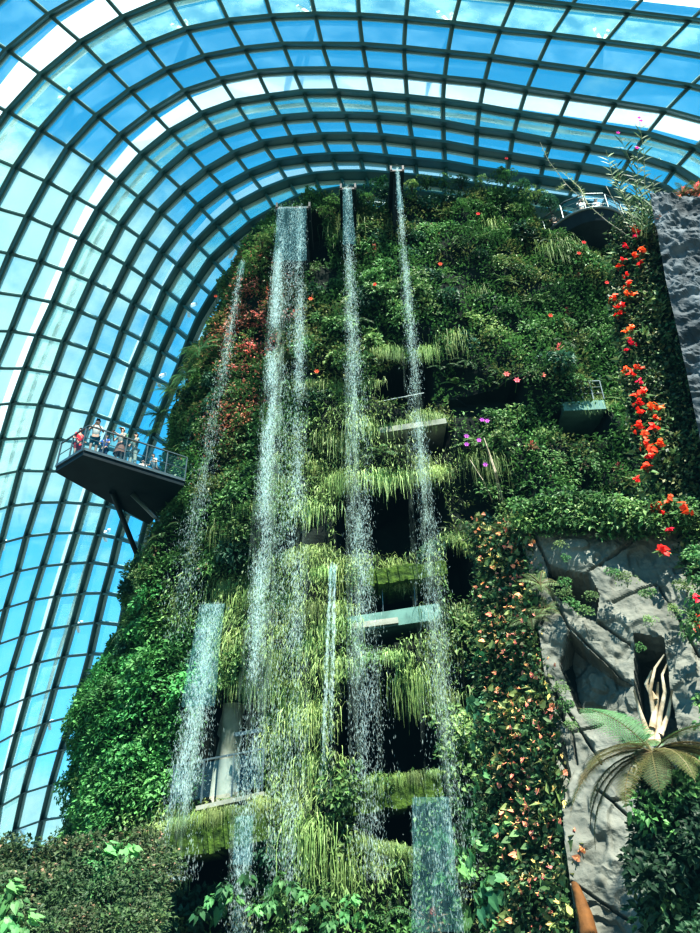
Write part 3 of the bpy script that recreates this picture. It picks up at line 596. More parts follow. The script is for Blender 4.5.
waterfall('waterfall', 'widest waterfall, twin veils of white drops pouring from the broad spout', 292, 207, 1.35, 268, 940, 2.0, 22.4, 64000, .13, ((-.36, 1.3), (.3, .75), (0, .3)))
waterfall('waterfall', 'narrow middle waterfall dropping from the smaller spout right of the widest one', 347, 188, .42, 374, 880, 1.5, 22.4, 22000, .14)
waterfall('waterfall', 'thin right-hand waterfall starting at the top rim beside dark leafy shrubs', 397, 170, .18, 458, 900, 1.5, 22.4, 15000, .10)
waterfall('waterfall', 'faint mist-like waterfall in front of the red-leaved shrubs at upper left', 243, 262, .25, 176, 640, 1.5, 23.3, 7000, .05, ((0, 1.),), .9, Y1=22.6)
waterfall('waterfall', 'low left waterfall sliding as a clear sheet off a mossy lip above the railing', 213, 604, .80, 174, 880, 1.25, 22.2, 15000, .42)
waterfall('waterfall', 'slender broken trickle beside the opening with the green painted slab', 333, 565, .22, 326, 800, .4, 22.7, 2400, .12, ((-.3, 1), (.3, 1)), 1.5)
waterfall('waterfall', 'short wide glassy waterfall below the mossy ledge at lower right of the face', 430, 797, 1.0, 438, 940, 1.35, 22.3, 1800, .95, ((-.42, 1.), (.42, 1.), (0, .5)), 1.1)
waterfall('waterfall', 'short glassy water curtain under the ledge left of the widest waterfall', 245, 816, .5, 243, 866, .5, 22.3, 350, .98, ((-.45, 1), (.45, 1)), 1.)

# ------------------------------------------------------------------ plant prototypes
def rot_about(v, ax, a):
    v = np.asarray(v, float); ax = np.asarray(ax, float); return v*math.cos(a)+np.cross(ax, v)*math.sin(a)+ax*np.dot(ax, v)*(1-math.cos(a))
def mixc(a, b, t): return tuple(np.array(a)*(1-t)+np.array(b)*t)
def jit(c, r, v=.25):
    k = 1+r.uniform(-v, v); return tuple(np.clip(np.array(c)*k, 0, 1))
def proto_shrub(nm, c1, c2, n=260, rad=.75, ls=.17, seed=0, flat=.75, frac=0., c3=None, mat=None, stems=7):
    r = random.Random(seed); mb = MB()
    lobes = [(r.uniform(-.5, .5)*rad, r.uniform(-.5, .5)*rad, r.uniform(.0, .55)*rad, r.uniform(.35, .6)*rad) for _ in range(6)]
    for k in range(n):
        lx, ly, lz, lr = r.choice(lobes)
        th = r.uniform(0, 2*PI); ph = math.acos(r.uniform(-.4, 1))
        d = np.array([math.sin(ph)*math.cos(th), math.sin(ph)*math.sin(th), math.cos(ph)])
        p = np.array([lx, ly, lz])+d*lr*r.uniform(.75, 1.05)*np.array([1, 1, flat])
        dd = d*.8+np.array([r.uniform(-.6, .6), r.uniform(-.6, .6), r.uniform(-.6, .3)]); dd /= np.linalg.norm(dd)
        s_ = np.cross(dd, (r.uniform(-.4, .4), r.uniform(-.4, .4), 1)); s_ /= np.linalg.norm(s_)+1e-6
        col = jit(mixc(c1, c2, r.random()), r)
        if c3 and r.random() < frac: col = jit(c3, r)
        L = ls*r.uniform(.7, 1.3); mb.leaf(p-dd*L*.4, dd, s_, L, L*.6, col, .2, droop=.15)
    for k in range(stems):
        lx, ly, lz, lr = r.choice(lobes); mb.tube([(0, 0, -.3), (lx*.5, ly*.5, lz*.3), (lx, ly, lz+lr*.4)], [.02, .015, .008], 4, (.05, .035, .02))
    return mb.mesh(nm, mat or LEAF)
def frond(mb, base, dirh, L, rise, droop, npn, W, col, r, rach=(.12, .1, .03), twist=0., sub=False, th=.011):
    """an arching feather-shaped frond"""
    dirh = np.asarray(dirh, float); dirh = dirh/np.linalg.norm(dirh); side = np.cross(dirh, (0, 0, 1)); side /= np.linalg.norm(side)+1e-6
    pts = [np.array(base, float)]; n = 14; ang = rise
    for k in range(n):
        ang -= droop/n; pts.append(pts[-1]+(dirh*math.cos(ang)+np.array([0, 0, 1])*math.sin(ang))*L/n)
    pts = np.array(pts); mb.tube(pts[::2], np.linspace(th, th*.3, len(pts[::2])), 3, rach, False)
    for k in range(npn):
        t = .12+.87*(k+.5)/npn; i = min(n-1, int(t*n)); fr = t*n-i; p = pts[i]*(1-fr)+pts[i+1]*fr; tn = pts[i+1]-pts[i]; tn /= np.linalg.norm(tn)
        w = W*math.sin(PI*min(1, .12+t*.93))**.7*(1.15-.35*t)
        up_ = np.cross(side, tn)
        for s_ in (-1, 1):
            d = side*s_*.93+tn*.38-up_*.12*(1 if not sub else .4); d /= np.linalg.norm(d)
            if not sub:
                mb.leaf(p, d, np.cross(up_, d), w, L/npn*.62, jit(col, r, .2), .15, droop=.2)
            else:
                q = p.copy(); m_ = 12
                mb.tube([p, p+d*w*.95], [.003, .0015], 3, rach, False)
                sd_ = np.cross(up_, d)
                for a in range(m_):
                    ta = (a+.6)/m_; ql = L/npn*.5*math.sin(PI*min(1, .25+ta*.75))
                    for s2 in (-1, 1):
                        dd = sd_*s2*.92+d*.4; dd /= np.linalg.norm(dd)
                        mb.leaf(p+d*w*ta-np.array([0, 0, .15*w*ta*ta]), dd, np.cross(up_, dd), ql, w/m_*.85, jit(col, r, .15), .1)
def proto_fern(nm, col, nf=11, L=1.0, seed=0, npn=16):
    r = random.Random(seed); mb = MB()
    for k in range(nf):
        a = 2*PI*k/nf+r.uniform(-.25, .25); frond(mb, (0, 0, 0), (math.cos(a), math.sin(a), 0), L*r.uniform(.7, 1.1), r.uniform(.5, 1.2), r.uniform(1.1, 1.9), npn, L*.2, jit(col, r, .25), r)
    return mb.mesh(nm, LEAF)
def proto_grass(nm, c1, c2, n=130, L=1.3, seed=0, spread=.55):
    """a tuft whose blades arch out and hang down the wall; -Y is away from the wall"""
    r = random.Random(seed); mb = MB()
    for k in range(n):
        a = r.uniform(-PI*.95, -.05*PI); d = np.array([math.cos(a)*.8, math.sin(a), 0]); x0 = r.gauss(0, spread*.6)
        l = L*r.uniform(.35, 1.1); ang = r.uniform(.1, 1.1); pts = [np.array([x0, r.uniform(-.1, .1), r.uniform(-.12, .15)])]
        m_ = 6
        for q in range(m_):
            pts.append(pts[-1]+(d*math.cos(ang)*.55+np.array([r.uniform(-.12, .12), 0, math.sin(ang)]))*l/m_); ang = max(-1.53, ang-r.uniform(.45, .8))
        col = jit(mixc(c1, c2, r.random()), r, .25); side = np.array([-d[1], d[0], 0])*.8+np.array([r.uniform(-.5, .5), r.uniform(-.5, .5), 0]); side /= np.linalg.norm(side)
        mb.strip(pts, np.linspace(.016, .003, m_+1), side, col)
    return mb.mesh(nm, LEAF)
def proto_broad(nm, c1, c2, n=26, ls=.34, seed=0, rad=.5):
    r = random.Random(seed); mb = MB()
    for k in range(n):
        a = r.uniform(0, 2*PI); el = r.uniform(-.2, 1.3); d = np.array([math.cos(a)*math.cos(el), math.sin(a)*math.cos(el), math.sin(el)]); l = rad*r.uniform(.3, 1.)
        p = d*l; mb.tube([(0, 0, 0), p*.5+(0, 0, .05), p], .008, 3, (.05, .1, .02), False)
        dd = np.array([d[0], d[1], -.6+r.uniform(-.3, .3)]); dd /= np.linalg.norm(dd); s_ = np.cross(dd, (0, 0, 1)); s_ /= np.linalg.norm(s_)
        L = ls*r.uniform(.7, 1.2); mb.leaf(p, dd, s_, L, L*.8, jit(mixc(c1, c2, r.random()), r), .2, heart=True, droop=.2)
    return mb.mesh(nm, LEAF)
def proto_brom(nm, c1, c2, n=22, L=.5, seed=0, flower=None):
    r = random.Random(seed); mb = MB()
    for k in range(n):
        a = k*2.4; el = 1.3-.9*k/n; d = np.array([math.cos(a), math.sin(a), 0]); pts = [np.zeros(3)]; ang = el+.2; l = L*r.uniform(.8, 1.1)
        for q in range(5): pts.append(pts[-1]+(d*math.cos(ang)+np.array([0, 0, 1])*math.sin(ang))*l/5); ang -= .3
        mb.strip(pts, [.035, .04, .035, .028, .016, .003], (-d[1], d[0], 0), jit(mixc(c1, c2, r.random()), r))
    if flower:
        mb.tube([(0, 0, 0), (0, 0, L*.8)], .012, 4, (.2, .1, .03))
        for k in range(14):
            a = k*2.4; d = np.array([math.cos(a)*.7, math.sin(a)*.7, .7]); mb.leaf((0, 0, L*(.45+.03*k)), d, (-math.sin(a), math.cos(a), 0), L*.22, L*.09, jit(flower, r, .15))
    return mb.mesh(nm, LEAF)
DG = (.022, .075, .020); MG = (.055, .15, .030); BG = (.11, .27, .045); YG = (.24, .34, .085); OL = (.16, .18, .05); TG = (.03, .12, .07); BR = (.17, .09, .04)
SH = [proto_shrub('leafy_shrub_a', DG, BG, 300, .8, .16, 1), proto_shrub('leafy_shrub_b', MG, YG, 300, .85, .15, 2), proto_shrub('leafy_shrub_c', DG, TG, 260, .8, .2, 3), proto_shrub('leafy_shrub_d', MG, BG, 380, .8, .12, 4, frac=.06, c3=BR)]
SHG = [proto_shrub('green_shrub_a', (.035, .20, .03), (.09, .36, .06), 420, .9, .15, 5), proto_shrub('green_shrub_b', (.03, .16, .03), (.07, .30, .05), 420, .9, .17, 6)]
SHR = [proto_shrub('red_shrub_a', (.45, .08, .04), (.60, .20, .09), 300, .75, .15, 7, frac=.35, c3=(.10, .13, .04)), proto_shrub('red_shrub_b', (.65, .13, .05), (.35, .07, .05), 260, .7, .15, 8, frac=.4, c3=(.07, .10, .03))]
FE = [proto_fern('fern_a', (.07, .19, .035), 11, 1.0, 1), proto_fern('fern_b', (.13, .27, .05), 12, 1.1, 2), proto_fern('fern_c', (.04, .12, .03), 10, 1.2, 3)]
GR = [proto_grass('trailing_grass_a', YG, (.36, .46, .16), 230, 1.5, 1), proto_grass('trailing_grass_b', (.16, .26, .05), YG, 230, 1.9, 2), proto_grass('trailing_grass_c', (.20, .32, .07), (.33, .45, .17), 250, 1.3, 3, .7)]
BD = [proto_broad('broad_a', (.05, .22, .05), (.12, .36, .09), 26, .34, 1), proto_broad('broad_b', (.03, .14, .05), (.08, .26, .08), 24, .4, 2)]
BM = [proto_brom('bromeliad_a', (.10, .20, .05), (.22, .30, .07), 22, .6, 1), proto_brom('bromeliad_b', (.20, .10, .05), (.35, .20, .08), 22, .55, 2, flower=(.6, .08, .05))]

# ------------------------------------------------------------------ planting on the mountain
def zone(name, px, py, rx, rz):   # a patch of planting on the wall, centre and size in metres
    p = wall(px, py); return (p[0], p[2], rx, rz)
def inz(x, z, zn): return np.exp(-(((x-zn[0])/zn[2])**2+((z-zn[1])/zn[3])**2))
ZR_ = [zone('red', 248, 320, 1.7, 3.2), zone('red2', 225, 420, 1.3, 1.6)]
ZY = [zone('y', 345, 450, 2.0, 3.2), zone('y', 300, 600, 1.6, 4), zone('y', 430, 470, 1.5, 2.), zone('y', 420, 560, 2.2, 1.2), zone('y', 225, 640, .9, 2.), zone('y', 195, 595, 1.3, 1.0), zone('y', 310, 740, 1.4, 4.), zone('y', 370, 850, 1.6, 1.), zone('y', 160, 870, .8, 1.3), zone('y', 420, 680, 1.2, 2.)]
ZG = [zone('g', 140, 690, 2.6, 3.4), zone('g', 120, 760, 2.2, 2.4)]
ZB = [zone('b', 290, 880, 2.0, 1.2), zone('b', 225, 900, 1.6, 1.0), zone('b', 100, 860, 2.0, 1.2), zone('b', 350, 900, 1., .8), zone('b', 285, 690, .8, .8), zone('b', 460, 800, 1.2, 3)]
ZO = [zone('o', 520, 250, 4, 3), zone('o', 480, 350, 3, 2.5), zone('o', 300, 300, 2, 3)]
def zsum(x, z, L_): return sum(inz(x, z, q) for q in L_)
# small undergrowth over the whole face: too many leaves to count
K = 430000
t = rng.uniform(-.25, PI+.25, K); cxr = rng.random(K); z = rng.uniform(0.2, TOP+.2, K)
P, n = msurf(t, np.minimum(z, TOP-.06)); P[:, 2] = z
w_ = np.abs(np.sin(t))**.5+.25; 
keep = (recess(P[:, 0], P[:, 2]) == 0) | (np.sin(t) < .2)
dens = fbm(P, 1.1, 3, 21); keep &= dens > .27+.20*rng.random(K)*(1-np.clip(zsum(P[:, 0], P[:, 2], ZY+ZG), 0, 1))
P, n, z, dens = P[keep], n[keep], z[keep], dens[keep]; K = len(P)
C0 = P+n*(bump(P)+.05+.5*rng.random(K)**1.5)[:, None]
d = n*.7+rng.normal(0, .6, (K, 3)); d[:, 2] -= .35; d /= np.linalg.norm(d, axis=1)[:, None]
s = np.cross(d, rng.normal(0, .35, (K, 3))+np.array([0, 0, 1.])); s /= np.linalg.norm(s, axis=1)[:, None]+1e-6
yz = np.clip(zsum(C0[:, 0], C0[:, 2], ZY), 0, 1); gz = np.clip(zsum(C0[:, 0], C0[:, 2], ZG), 0, 1); rz = np.clip(zsum(C0[:, 0], C0[:, 2], ZR_), 0, 1)
L = (.10+.13*rng.random(K)); W = L*(.5-.34*yz); L = L*(1+.7*yz); d[:, 2] -= yz*1.1; d /= np.linalg.norm(d, axis=1)[:, None]
m = fbm(P, 2.2, 2, 31)[:, None]; rr = rng.random((K, 1))
base = np.array(DG)*(1-m)+np.array(BG)*m; base = base*(.5+.9*rr)
olv = (fbm(P, 1.7, 2, 41)[:, None] > .6)*(rr > .4); base = np.where(olv, np.array(OL)*(.6+.8*rr), base)
base = base*(1-yz[:, None])+yz[:, None]*(np.array(YG)*(.45+.75*rr)); base = base*(1-gz[:, None]*.8)+gz[:, None]*.8*np.array((.05, .25, .04))*(.5+rr)
rm = (rng.random(K) < rz*.45)[:, None]; base = np.where(rm, np.array((.5, .13, .07))*(.5+.8*rr), base)
Q = np.stack([C0, C0+d*(L*.45)[:, None]+s*(W*.5)[:, None], C0+d*L[:, None], C0+d*(L*.45)[:, None]-s*(W*.5)[:, None]], 1)
ug = link('undergrowth', fast_quads('undergrowth', Q, base, LEAF_FLAT))
tag(ug, 'dense small-leaved creepers and moss clothing the whole mountain face', 'undergrowth', kind='stuff')

def where(x, z):
    p = wall(350, 100)
    xw, xm, xt = -2.3, .35, 2.75
    h = 'near the top rim' if z > 28.5 else 'in the upper part' if z > 22 else 'halfway up' if z > 14 else 'in the lower part' if z > 6.5 else 'near the foot'
    if x < -7: s_ = 'on the far left flank of the mountain'
    elif x < -3.2: s_ = 'left of the widest waterfall'
    elif x < -1.2: s_ = 'behind the widest waterfall'
    elif x < .1: s_ = 'between the widest and middle waterfalls'
    elif x < 1.0: s_ = 'behind the middle waterfall'
    elif x < 2.4: s_ = 'between the middle and thin waterfalls'
    elif x < 5.5: s_ = 'just right of the thin waterfall'
    elif x < 9: s_ = 'well right of the thin waterfall'
    else: s_ = 'on the far right of the mountain face'
    return f'{h} {s_}'
KIND = {'leafy_shrub': ('dark leafy shrub', 'shrub'), 'bright_shrub': ('bright green bushy shrub', 'shrub'), 'red_shrub': ('red-leaved shrub', 'shrub'),
        'fern': ('arching fern', 'fern'), 'trailing_grass': ('yellow-green trailing grass tuft', 'grass tuft'), 'broadleaf_plant': ('broad heart-leaved plant', 'plant'), 'bromeliad': ('spiky bromeliad rosette', 'bromeliad')}
counts = {}
def plant(kind, me, loc, n_, sc, up=.5, roll=None, label=None, group=None):
    o = link(kind, me); n_ = Vector(n_); ax = (n_*(1-up)+Vector((0, 0, up))).normalized()
    if kind == 'trailing_grass':
        o.rotation_euler = (0, 0, math.atan2(n_.x, -n_.y)+random.uniform(-.3, .3))
    else:
        q = ax.to_track_quat('Z', 'Y') @ Quaternion((0, 0, 1), random.uniform(0, 2*PI)); o.rotation_mode = 'QUATERNION'; o.rotation_quaternion = q
    o.location = loc; o.scale = (sc, sc, sc*random.uniform(.85, 1.15))
    ds, cat = KIND[kind]; wh = where(loc[0], loc[2])
    tag(o, label or f'{ds} {wh}', cat, group or f'{ds}s {wh}')
    counts[kind] = counts.get(kind, 0)+1
    return o
CAP = {'leafy_shrub': 290, 'bright_shrub': 90, 'red_shrub': 30, 'fern': 170, 'trailing_grass': 200, 'broadleaf_plant': 90, 'bromeliad': 50}
placed = []
tries = 0
while tries < 9000:
    tries += 1
    tt = random.uniform(.05, PI-.02); z_ = random.uniform(.6, TOP+.2)
    p, nn = msurf(np.array(tt), np.array(min(z_, TOP-.06))); p = p.copy(); p[2] = z_
    x_ = p[0]
    if x_ > 17.5: continue
    # keep plants off the openings, also allowing for their size
    if recess(np.array([x_, x_, x_-.35, x_+.35]), np.array([z_-.2, z_+.35, z_, z_])).max() > 0: continue
    # the lower right of the face stands behind the nearer planted pillar
    if x_ > 5.5 and z_ < 13.5: continue
    if x_ > 14 and z_ < 27: continue
    sp_ = .78
    if any((x_-a)**2+(z_-b)**2+(p[1]-c)**2 < sp_*sp_ for a, b, c in placed): continue
    r_ = random.random(); y_ = zsum(x_, z_, ZY); g_ = zsum(x_, z_, ZG); re_ = zsum(x_, z_, ZR_); b_ = zsum(x_, z_, ZB)
    if r_ < re_*.85: k, ms = 'red_shrub', SHR
    elif r_ < y_*.85: k, ms = 'trailing_grass', GR
    elif r_ < g_*.9: k, ms = 'bright_shrub', SHG
    elif r_ < b_*.8: k, ms = 'broadleaf_plant', BD
    else:
        q = random.random(); k, ms = ('fern', FE) if q < .27 else ('trailing_grass', GR[1:2]) if q < .33 else ('bromeliad', BM) if q < .38 else ('leafy_shrub', SH)
    if counts.get(k, 0) >= CAP[k]: continue
    placed.append((x_, z_, p[1]))
    loc = p+nn*(float(bump(p))-.05)
    plant(k, random.choice(ms), tuple(loc), tuple(nn), random.uniform(.75, 1.25)*(.9 if k == 'fern' else 1), .35 if k != 'fern' else .5)
# grass fringes over the lips of the openings and along the ledges
for poly, dep in OPEN[:11]:
    top_z = poly[:, 1].max(); x0, x1 = poly[:, 0].min(), poly[:, 0].max()
    for q in range(max(2, int((x1-x0)/.55))):
        x_ = random.uniform(x0, x1); z_ = top_z+random.uniform(-.05, .35); y_ = float(front(x_, z_)); p = np.array([x_, y_-.05, z_])
        if counts.get('trailing_grass', 0) < 290: plant('trailing_grass', random.choice(GR), tuple(p), (0, -1, 0), random.uniform(.45, .8))
for (a, b, Y, k_) in (((340, 786), (440, 771), 22.6, 6), ((150, 828), (262, 800), 22.5, 7), ((120+232, 838), (414, 852), 22.9, 6)):
    for q in range(k_):
        f_ = (q+random.random())/k_; p = at(a[0]+(b[0]-a[0])*f_, a[1]+(b[1]-a[1])*f_, Y)
        if counts.get('trailing_grass', 0) < 296: plant('trailing_grass', random.choice(GR), tuple(p), (0, -1, 0), random.uniform(.28, .45))

# ------------------------------------------------------------------ viewing decks
def zat(px, py, Z): return at(px, py, Z=Z)
ZD = 16.75
A_, B_, C_, D_ = zat(83, 455, ZD), zat(184, 486, ZD), zat(150, 524, ZD), zat(55, 472, ZD)
dk = empty('viewing_deck', tuple((A_+C_)/2)); tag(dk, 'dark wedge-shaped viewing deck with people jutting out left of the mountain', 'viewing deck')
mb = MB(); T = .22; up3 = np.array([0, 0, 1.])
poly = [D_, A_, B_, C_+(C_-B_)*.02]
v = [p for p in poly]+[p+up3*T for p in poly]
mb.add(v, [(0, 1, 2, 3), (7, 6, 5, 4)]+[(i, i+4, (i+1) % 4+4, (i+1) % 4) for i in range(4)]); part('deck_slab', mb, DARKMET, dk)
mb = MB()
for a, b in ((D_, A_), (A_, B_)):
    mb.bar(a+up3*(T+.04), b+up3*(T+.04), .1, .12)
part('fascia', mb, RAILM, dk)
mb = MB()
for f_ in np.linspace(.1, .9, 7): mb.bar(D_*(1-f_)+A_*f_-up3*.05, C_*(1-f_)+B_*f_-up3*.05, .08, .12)
pass
railing([D_+up3*T, A_+up3*T, B_+up3*T], 1.15, 7, dk, True, 2)
p0 = zat(112, 492, ZD-.05); p1 = wall(140, 566)+np.array([0, .8, 0]); mb = MB(); mb.tube([p0, p1], .12, 8); part('support_strut', mb, DARKMET, dk, True)
p0 = zat(132, 494, ZD-.05); p1 = wall(168, 528)+np.array([0, .3, 0]); mb = MB(); mb.tube([p0, p1], .10, 8); part('support_strut', mb, RAILM, dk, True)
# curved deck at the upper right
cz = 31.2
dkr = empty('curved_balcony', tuple(at(592, 225, Z=cz))); tag(dkr, 'curved balcony with black underside at the upper right rim of the mountain', 'balcony')
c0 = at(592, 232, Z=cz)+np.array([0, 2.6, 0]); RX, RY = 2.75, 3.9; th = np.linspace(PI, 2*PI, 28)
ring = np.stack([c0[0]+RX*np.cos(th), c0[1]+RY*np.sin(th), np.full(28, cz)], 1); inner = ring*1.; inner[:, 1] = np.maximum(inner[:, 1], c0[1]); 
mb = MB(); k = 28
low = ring.copy(); low = c0+(low-c0)*np.array([.9, .93, 1]); low[:, 2] = cz-.35
v = np.concatenate([ring+[0, 0, .25], low, [c0+[0, 0, .25]], [c0-[0, 0, 1.5]]]); f = [(i, i+1, k+i+1, k+i) for i in range(k-1)]+[(i, i+1, 2*k) for i in range(k-1)]+[(k+i+1, k+i, 2*k+1) for i in range(k-1)]
mb.add(v, f); part('balcony_slab', mb, DARKMET, dkr)
mb = MB(); mb.tube(ring+[0, 0, .28], .08, 6); part('edge_beam', mb, RAILM, dkr, True)
railing([r+np.array([0, 0, .25]) for r in ring[::3]], 1.15, 9, dkr, True, 3)

# ------------------------------------------------------------------ the nearer planted pillar at the right
def interp_rows(rows, y):
    ys = [r[0] for r in rows]; return [np.interp(y, ys, [r[k] for r in rows]) for k in range(1, 5)]
def sheet(rows, step, disp, back=5.):
    y0, y1 = rows[0][0], rows[-1][0]; ny = int((y1-y0)/step)+1; wmax = max(r[2]-r[1] for r in rows); nx = int(wmax/step)+1
    G = np.zeros((ny, nx, 3)); PX = np.zeros((ny, nx, 2))
    for a in range(ny):
        y = y0+(y1-y0)*a/(ny-1); xl, xr, Yl, Yr = interp_rows(rows, y)
        for b in range(nx):
            u = b/(nx-1); G[a, b] = at(xl+(xr-xl)*u, y, Yl+(Yr-Yl)*u); PX[a, b] = (xl+(xr-xl)*u, y)
    nrm = np.cross(np.gradient(G, axis=1), np.gradient(G, axis=0)); nrm /= np.linalg.norm(nrm, axis=2)[..., None]
    nrm *= np.sign(-nrm[..., 1:2]+1e-9)
    G2 = G+nrm*disp(G, PX)[..., None]
    mb = MB(); mb.add(G2.reshape(-1, 3), [(a*nx+b, (a+1)*nx+b, (a+1)*nx+b+1, a*nx+b+1) for a in range(ny-1) for b in range(nx-1)])
    for line in (G2[0], G2[:, 0], G2[-1], G2[:, -1]):     # sides running back
        bk = line+np.array([1.0*back, back, -.2]); v = np.stack([line, bk], 1).reshape(-1, 3)
        mb.add(v, [(2*q, 2*q+1, 2*q+3, 2*q+2) for q in range(len(line)-1)])
    return mb, G2, nrm
R_STONE = [(528, 522, 704, 12.6, 11.6), (640, 541, 712, 12, 11), (760, 558, 722, 11.4, 10.4), (870, 576, 724, 10.9, 10.), (965, 588, 726, 10.5, 9.6)]
R_ANT = [(526, 474, 534, 14.2, 12.4), (640, 482, 548, 13.6, 11.8), (740, 488, 564, 13., 11.2), (860, 497, 582, 12.4, 10.7), (965, 500, 594, 12, 10.3)]
R_BEG = [(222, 618, 656, 12.8, 12.1), (300, 612, 672, 12.7, 12.), (385, 624, 694, 12.5, 11.8), (450, 638, 712, 12.4, 11.6), (520, 664, 738, 12.2, 11.3), (575, 692, 752, 11.6, 10.8), (640, 702, 770, 11.2, 10.4)]
R_DARK = [(212, 650, 770, 11.9, 11.0), (300, 668, 780, 11.7, 10.8), (385, 690, 790, 11.5, 10.6), (460, 706, 800, 11.3, 10.5), (960, 770, 860, 10.2, 9.4)]
SEAMS = [((531, 534), (549, 570)), ((549, 570), (586, 581)), ((586, 581), (602, 571)), ((614, 609), (657, 587)), ((549, 590), (570, 634)), ((570, 634), (634, 690)), ((600, 629), (630, 646)), ((602, 571), (640, 540)), ((574, 737), (604, 729)), ((574, 737), (579, 768)), ((601, 799), (616, 810)), ((616, 810), (652, 800)), ((616, 810), (668, 858)), ((571, 638), (562, 672)), ((560, 700), (604, 770)), ((660, 590), (700, 660)), ((580, 895), (640, 935))]
HOLES = [([(548, 570), (590, 581), (600, 600), (598, 628), (580, 622), (562, 604), (549, 590)], .9), ([(635, 637), (664, 641), (672, 700), (680, 740), (650, 745), (636, 700)], 1.2)]
TRI = np.array([(571, 640), (634, 692), (620, 712), (580, 716), (562, 672)])
def d_stone(G, PX):
    d = (fbm(G, 1.1, 3, 51)-.5)*.5
    # broken planes: terraced noise
    n_ = fbm(G*np.array([1, 1, .7]), .42, 3, 52)*5; st = np.floor(n_)+np.clip((n_-np.floor(n_))*4, 0, 1); d += st*.06
    d += (fbm(G, .12, 2, 53)-.5)*.05
    for a, b in SEAMS:
        a = np.array(a, float); b = np.array(b, float); t_ = np.clip(((PX-a)@(b-a))/((b-a)@(b-a)), 0, 1); q = np.linalg.norm(PX-(a+t_[..., None]*(b-a)), axis=-1)
        d -= .11*np.exp(-(q/1.0)**2)
    for pl, dep in HOLES: d -= dep*in_poly(PX[..., 0], PX[..., 1], np.array(pl))
    tr_ = in_poly(PX[..., 0], PX[..., 1], TRI); d -= tr_*(.12+np.clip((632-PX[..., 0])/70, 0, 1)*.55)
    return d
mb, GS, NS = sheet(R_STONE, 1.25, d_stone, 4.)
so = link('stone_clad_wall', mb.mesh('stone_clad_wall', STONE)); tag(so, 'pale chipped stone slabs with dark seams and a rectangular hole at lower right', 'stone wall')
def d_dark(G, PX):
    n_ = fbm(G*np.array([1, 1, 1.3]), .8, 4, 61); r_ = 1-np.abs(2*n_-1); n2 = fbm(G, .22, 3, 62)*4; st = np.floor(n2)+np.clip((n2-np.floor(n2))*3, 0, 1)
    return r_*.5+st*.05
mb, GD, ND = sheet(R_DARK, 1.3, d_dark, 3.)
do = link('dark_rock', mb.mesh('dark_rock', ROCKD)); tag(do, 'dark grey craggy rock slab at upper right beside the red begonias', 'rock')
fl = lambda G, PX: (fbm(G, .6, 2, 71)-.5)*.5
pp = empty('planted_pillar', tuple(at(540, 930, 11.5))); tag(pp, 'nearer planted pillar face carrying begonias and anthuriums at right', 'planted pillar')
mb, GA, NA = sheet(R_ANT, 3, fl, 5.); part('planting_face', mb, SOIL, pp)
mb, GB, NB = sheet(R_BEG, 3, fl, 5.); part('planting_face', mb, SOIL, pp)

def scatter_leaves(G, Nn, k, L0, L1, cols, name, label, off=.25, wr=.6, down=.4, bias=None):
    a = rng.random(k)*(G.shape[0]-1.001); b = rng.random(k)*(G.shape[1]-1.001)
    if bias is not None: b = (rng.random(k)**bias)*(G.shape[1]-1.001)
    ia, ib = a.astype(int), b.astype(int); p = G[ia, ib]+rng.normal(0, .05, (k, 3)); n_ = Nn[ia, ib]
    c = p+n_*(rng.random(k)*off)[:, None]
    d = n_*.5+rng.normal(0, .6, (k, 3)); d[:, 2] -= down; d /= np.linalg.norm(d, axis=1)[:, None]
    s = np.cross(d, n_+rng.normal(0, .4, (k, 3))); s /= np.linalg.norm(s, axis=1)[:, None]
    L = L0+(L1-L0)*rng.random(k); W = L*wr
    ci = rng.integers(0, len(cols), k); C = np.array(cols)[ci]*(.55+.8*rng.random((k, 1)))
    Q = np.stack([c, c+d*(L*.45)[:, None]+s*(W*.5)[:, None], c+d*L[:, None], c+d*(L*.45)[:, None]-s*(W*.5)[:, None]], 1)
    o = link(name, fast_quads(name, Q, C, LEAF_FLAT)); tag(o, label, 'foliage', kind='stuff'); return o
scatter_leaves(GA, NA, 24000, .05, .11, [DG, DG, MG, (.05, .12, .04), (.10, .10, .03)], 'pillar_creeper', 'small dark creeper leaves beneath the anthuriums on the near pillar')
scatter_leaves(GB, NB, 17000, .05, .12, [DG, (.015, .05, .02), MG, OL], 'begonia_foliage', 'dark small leaves beneath the red begonias on the near pillar', .35)

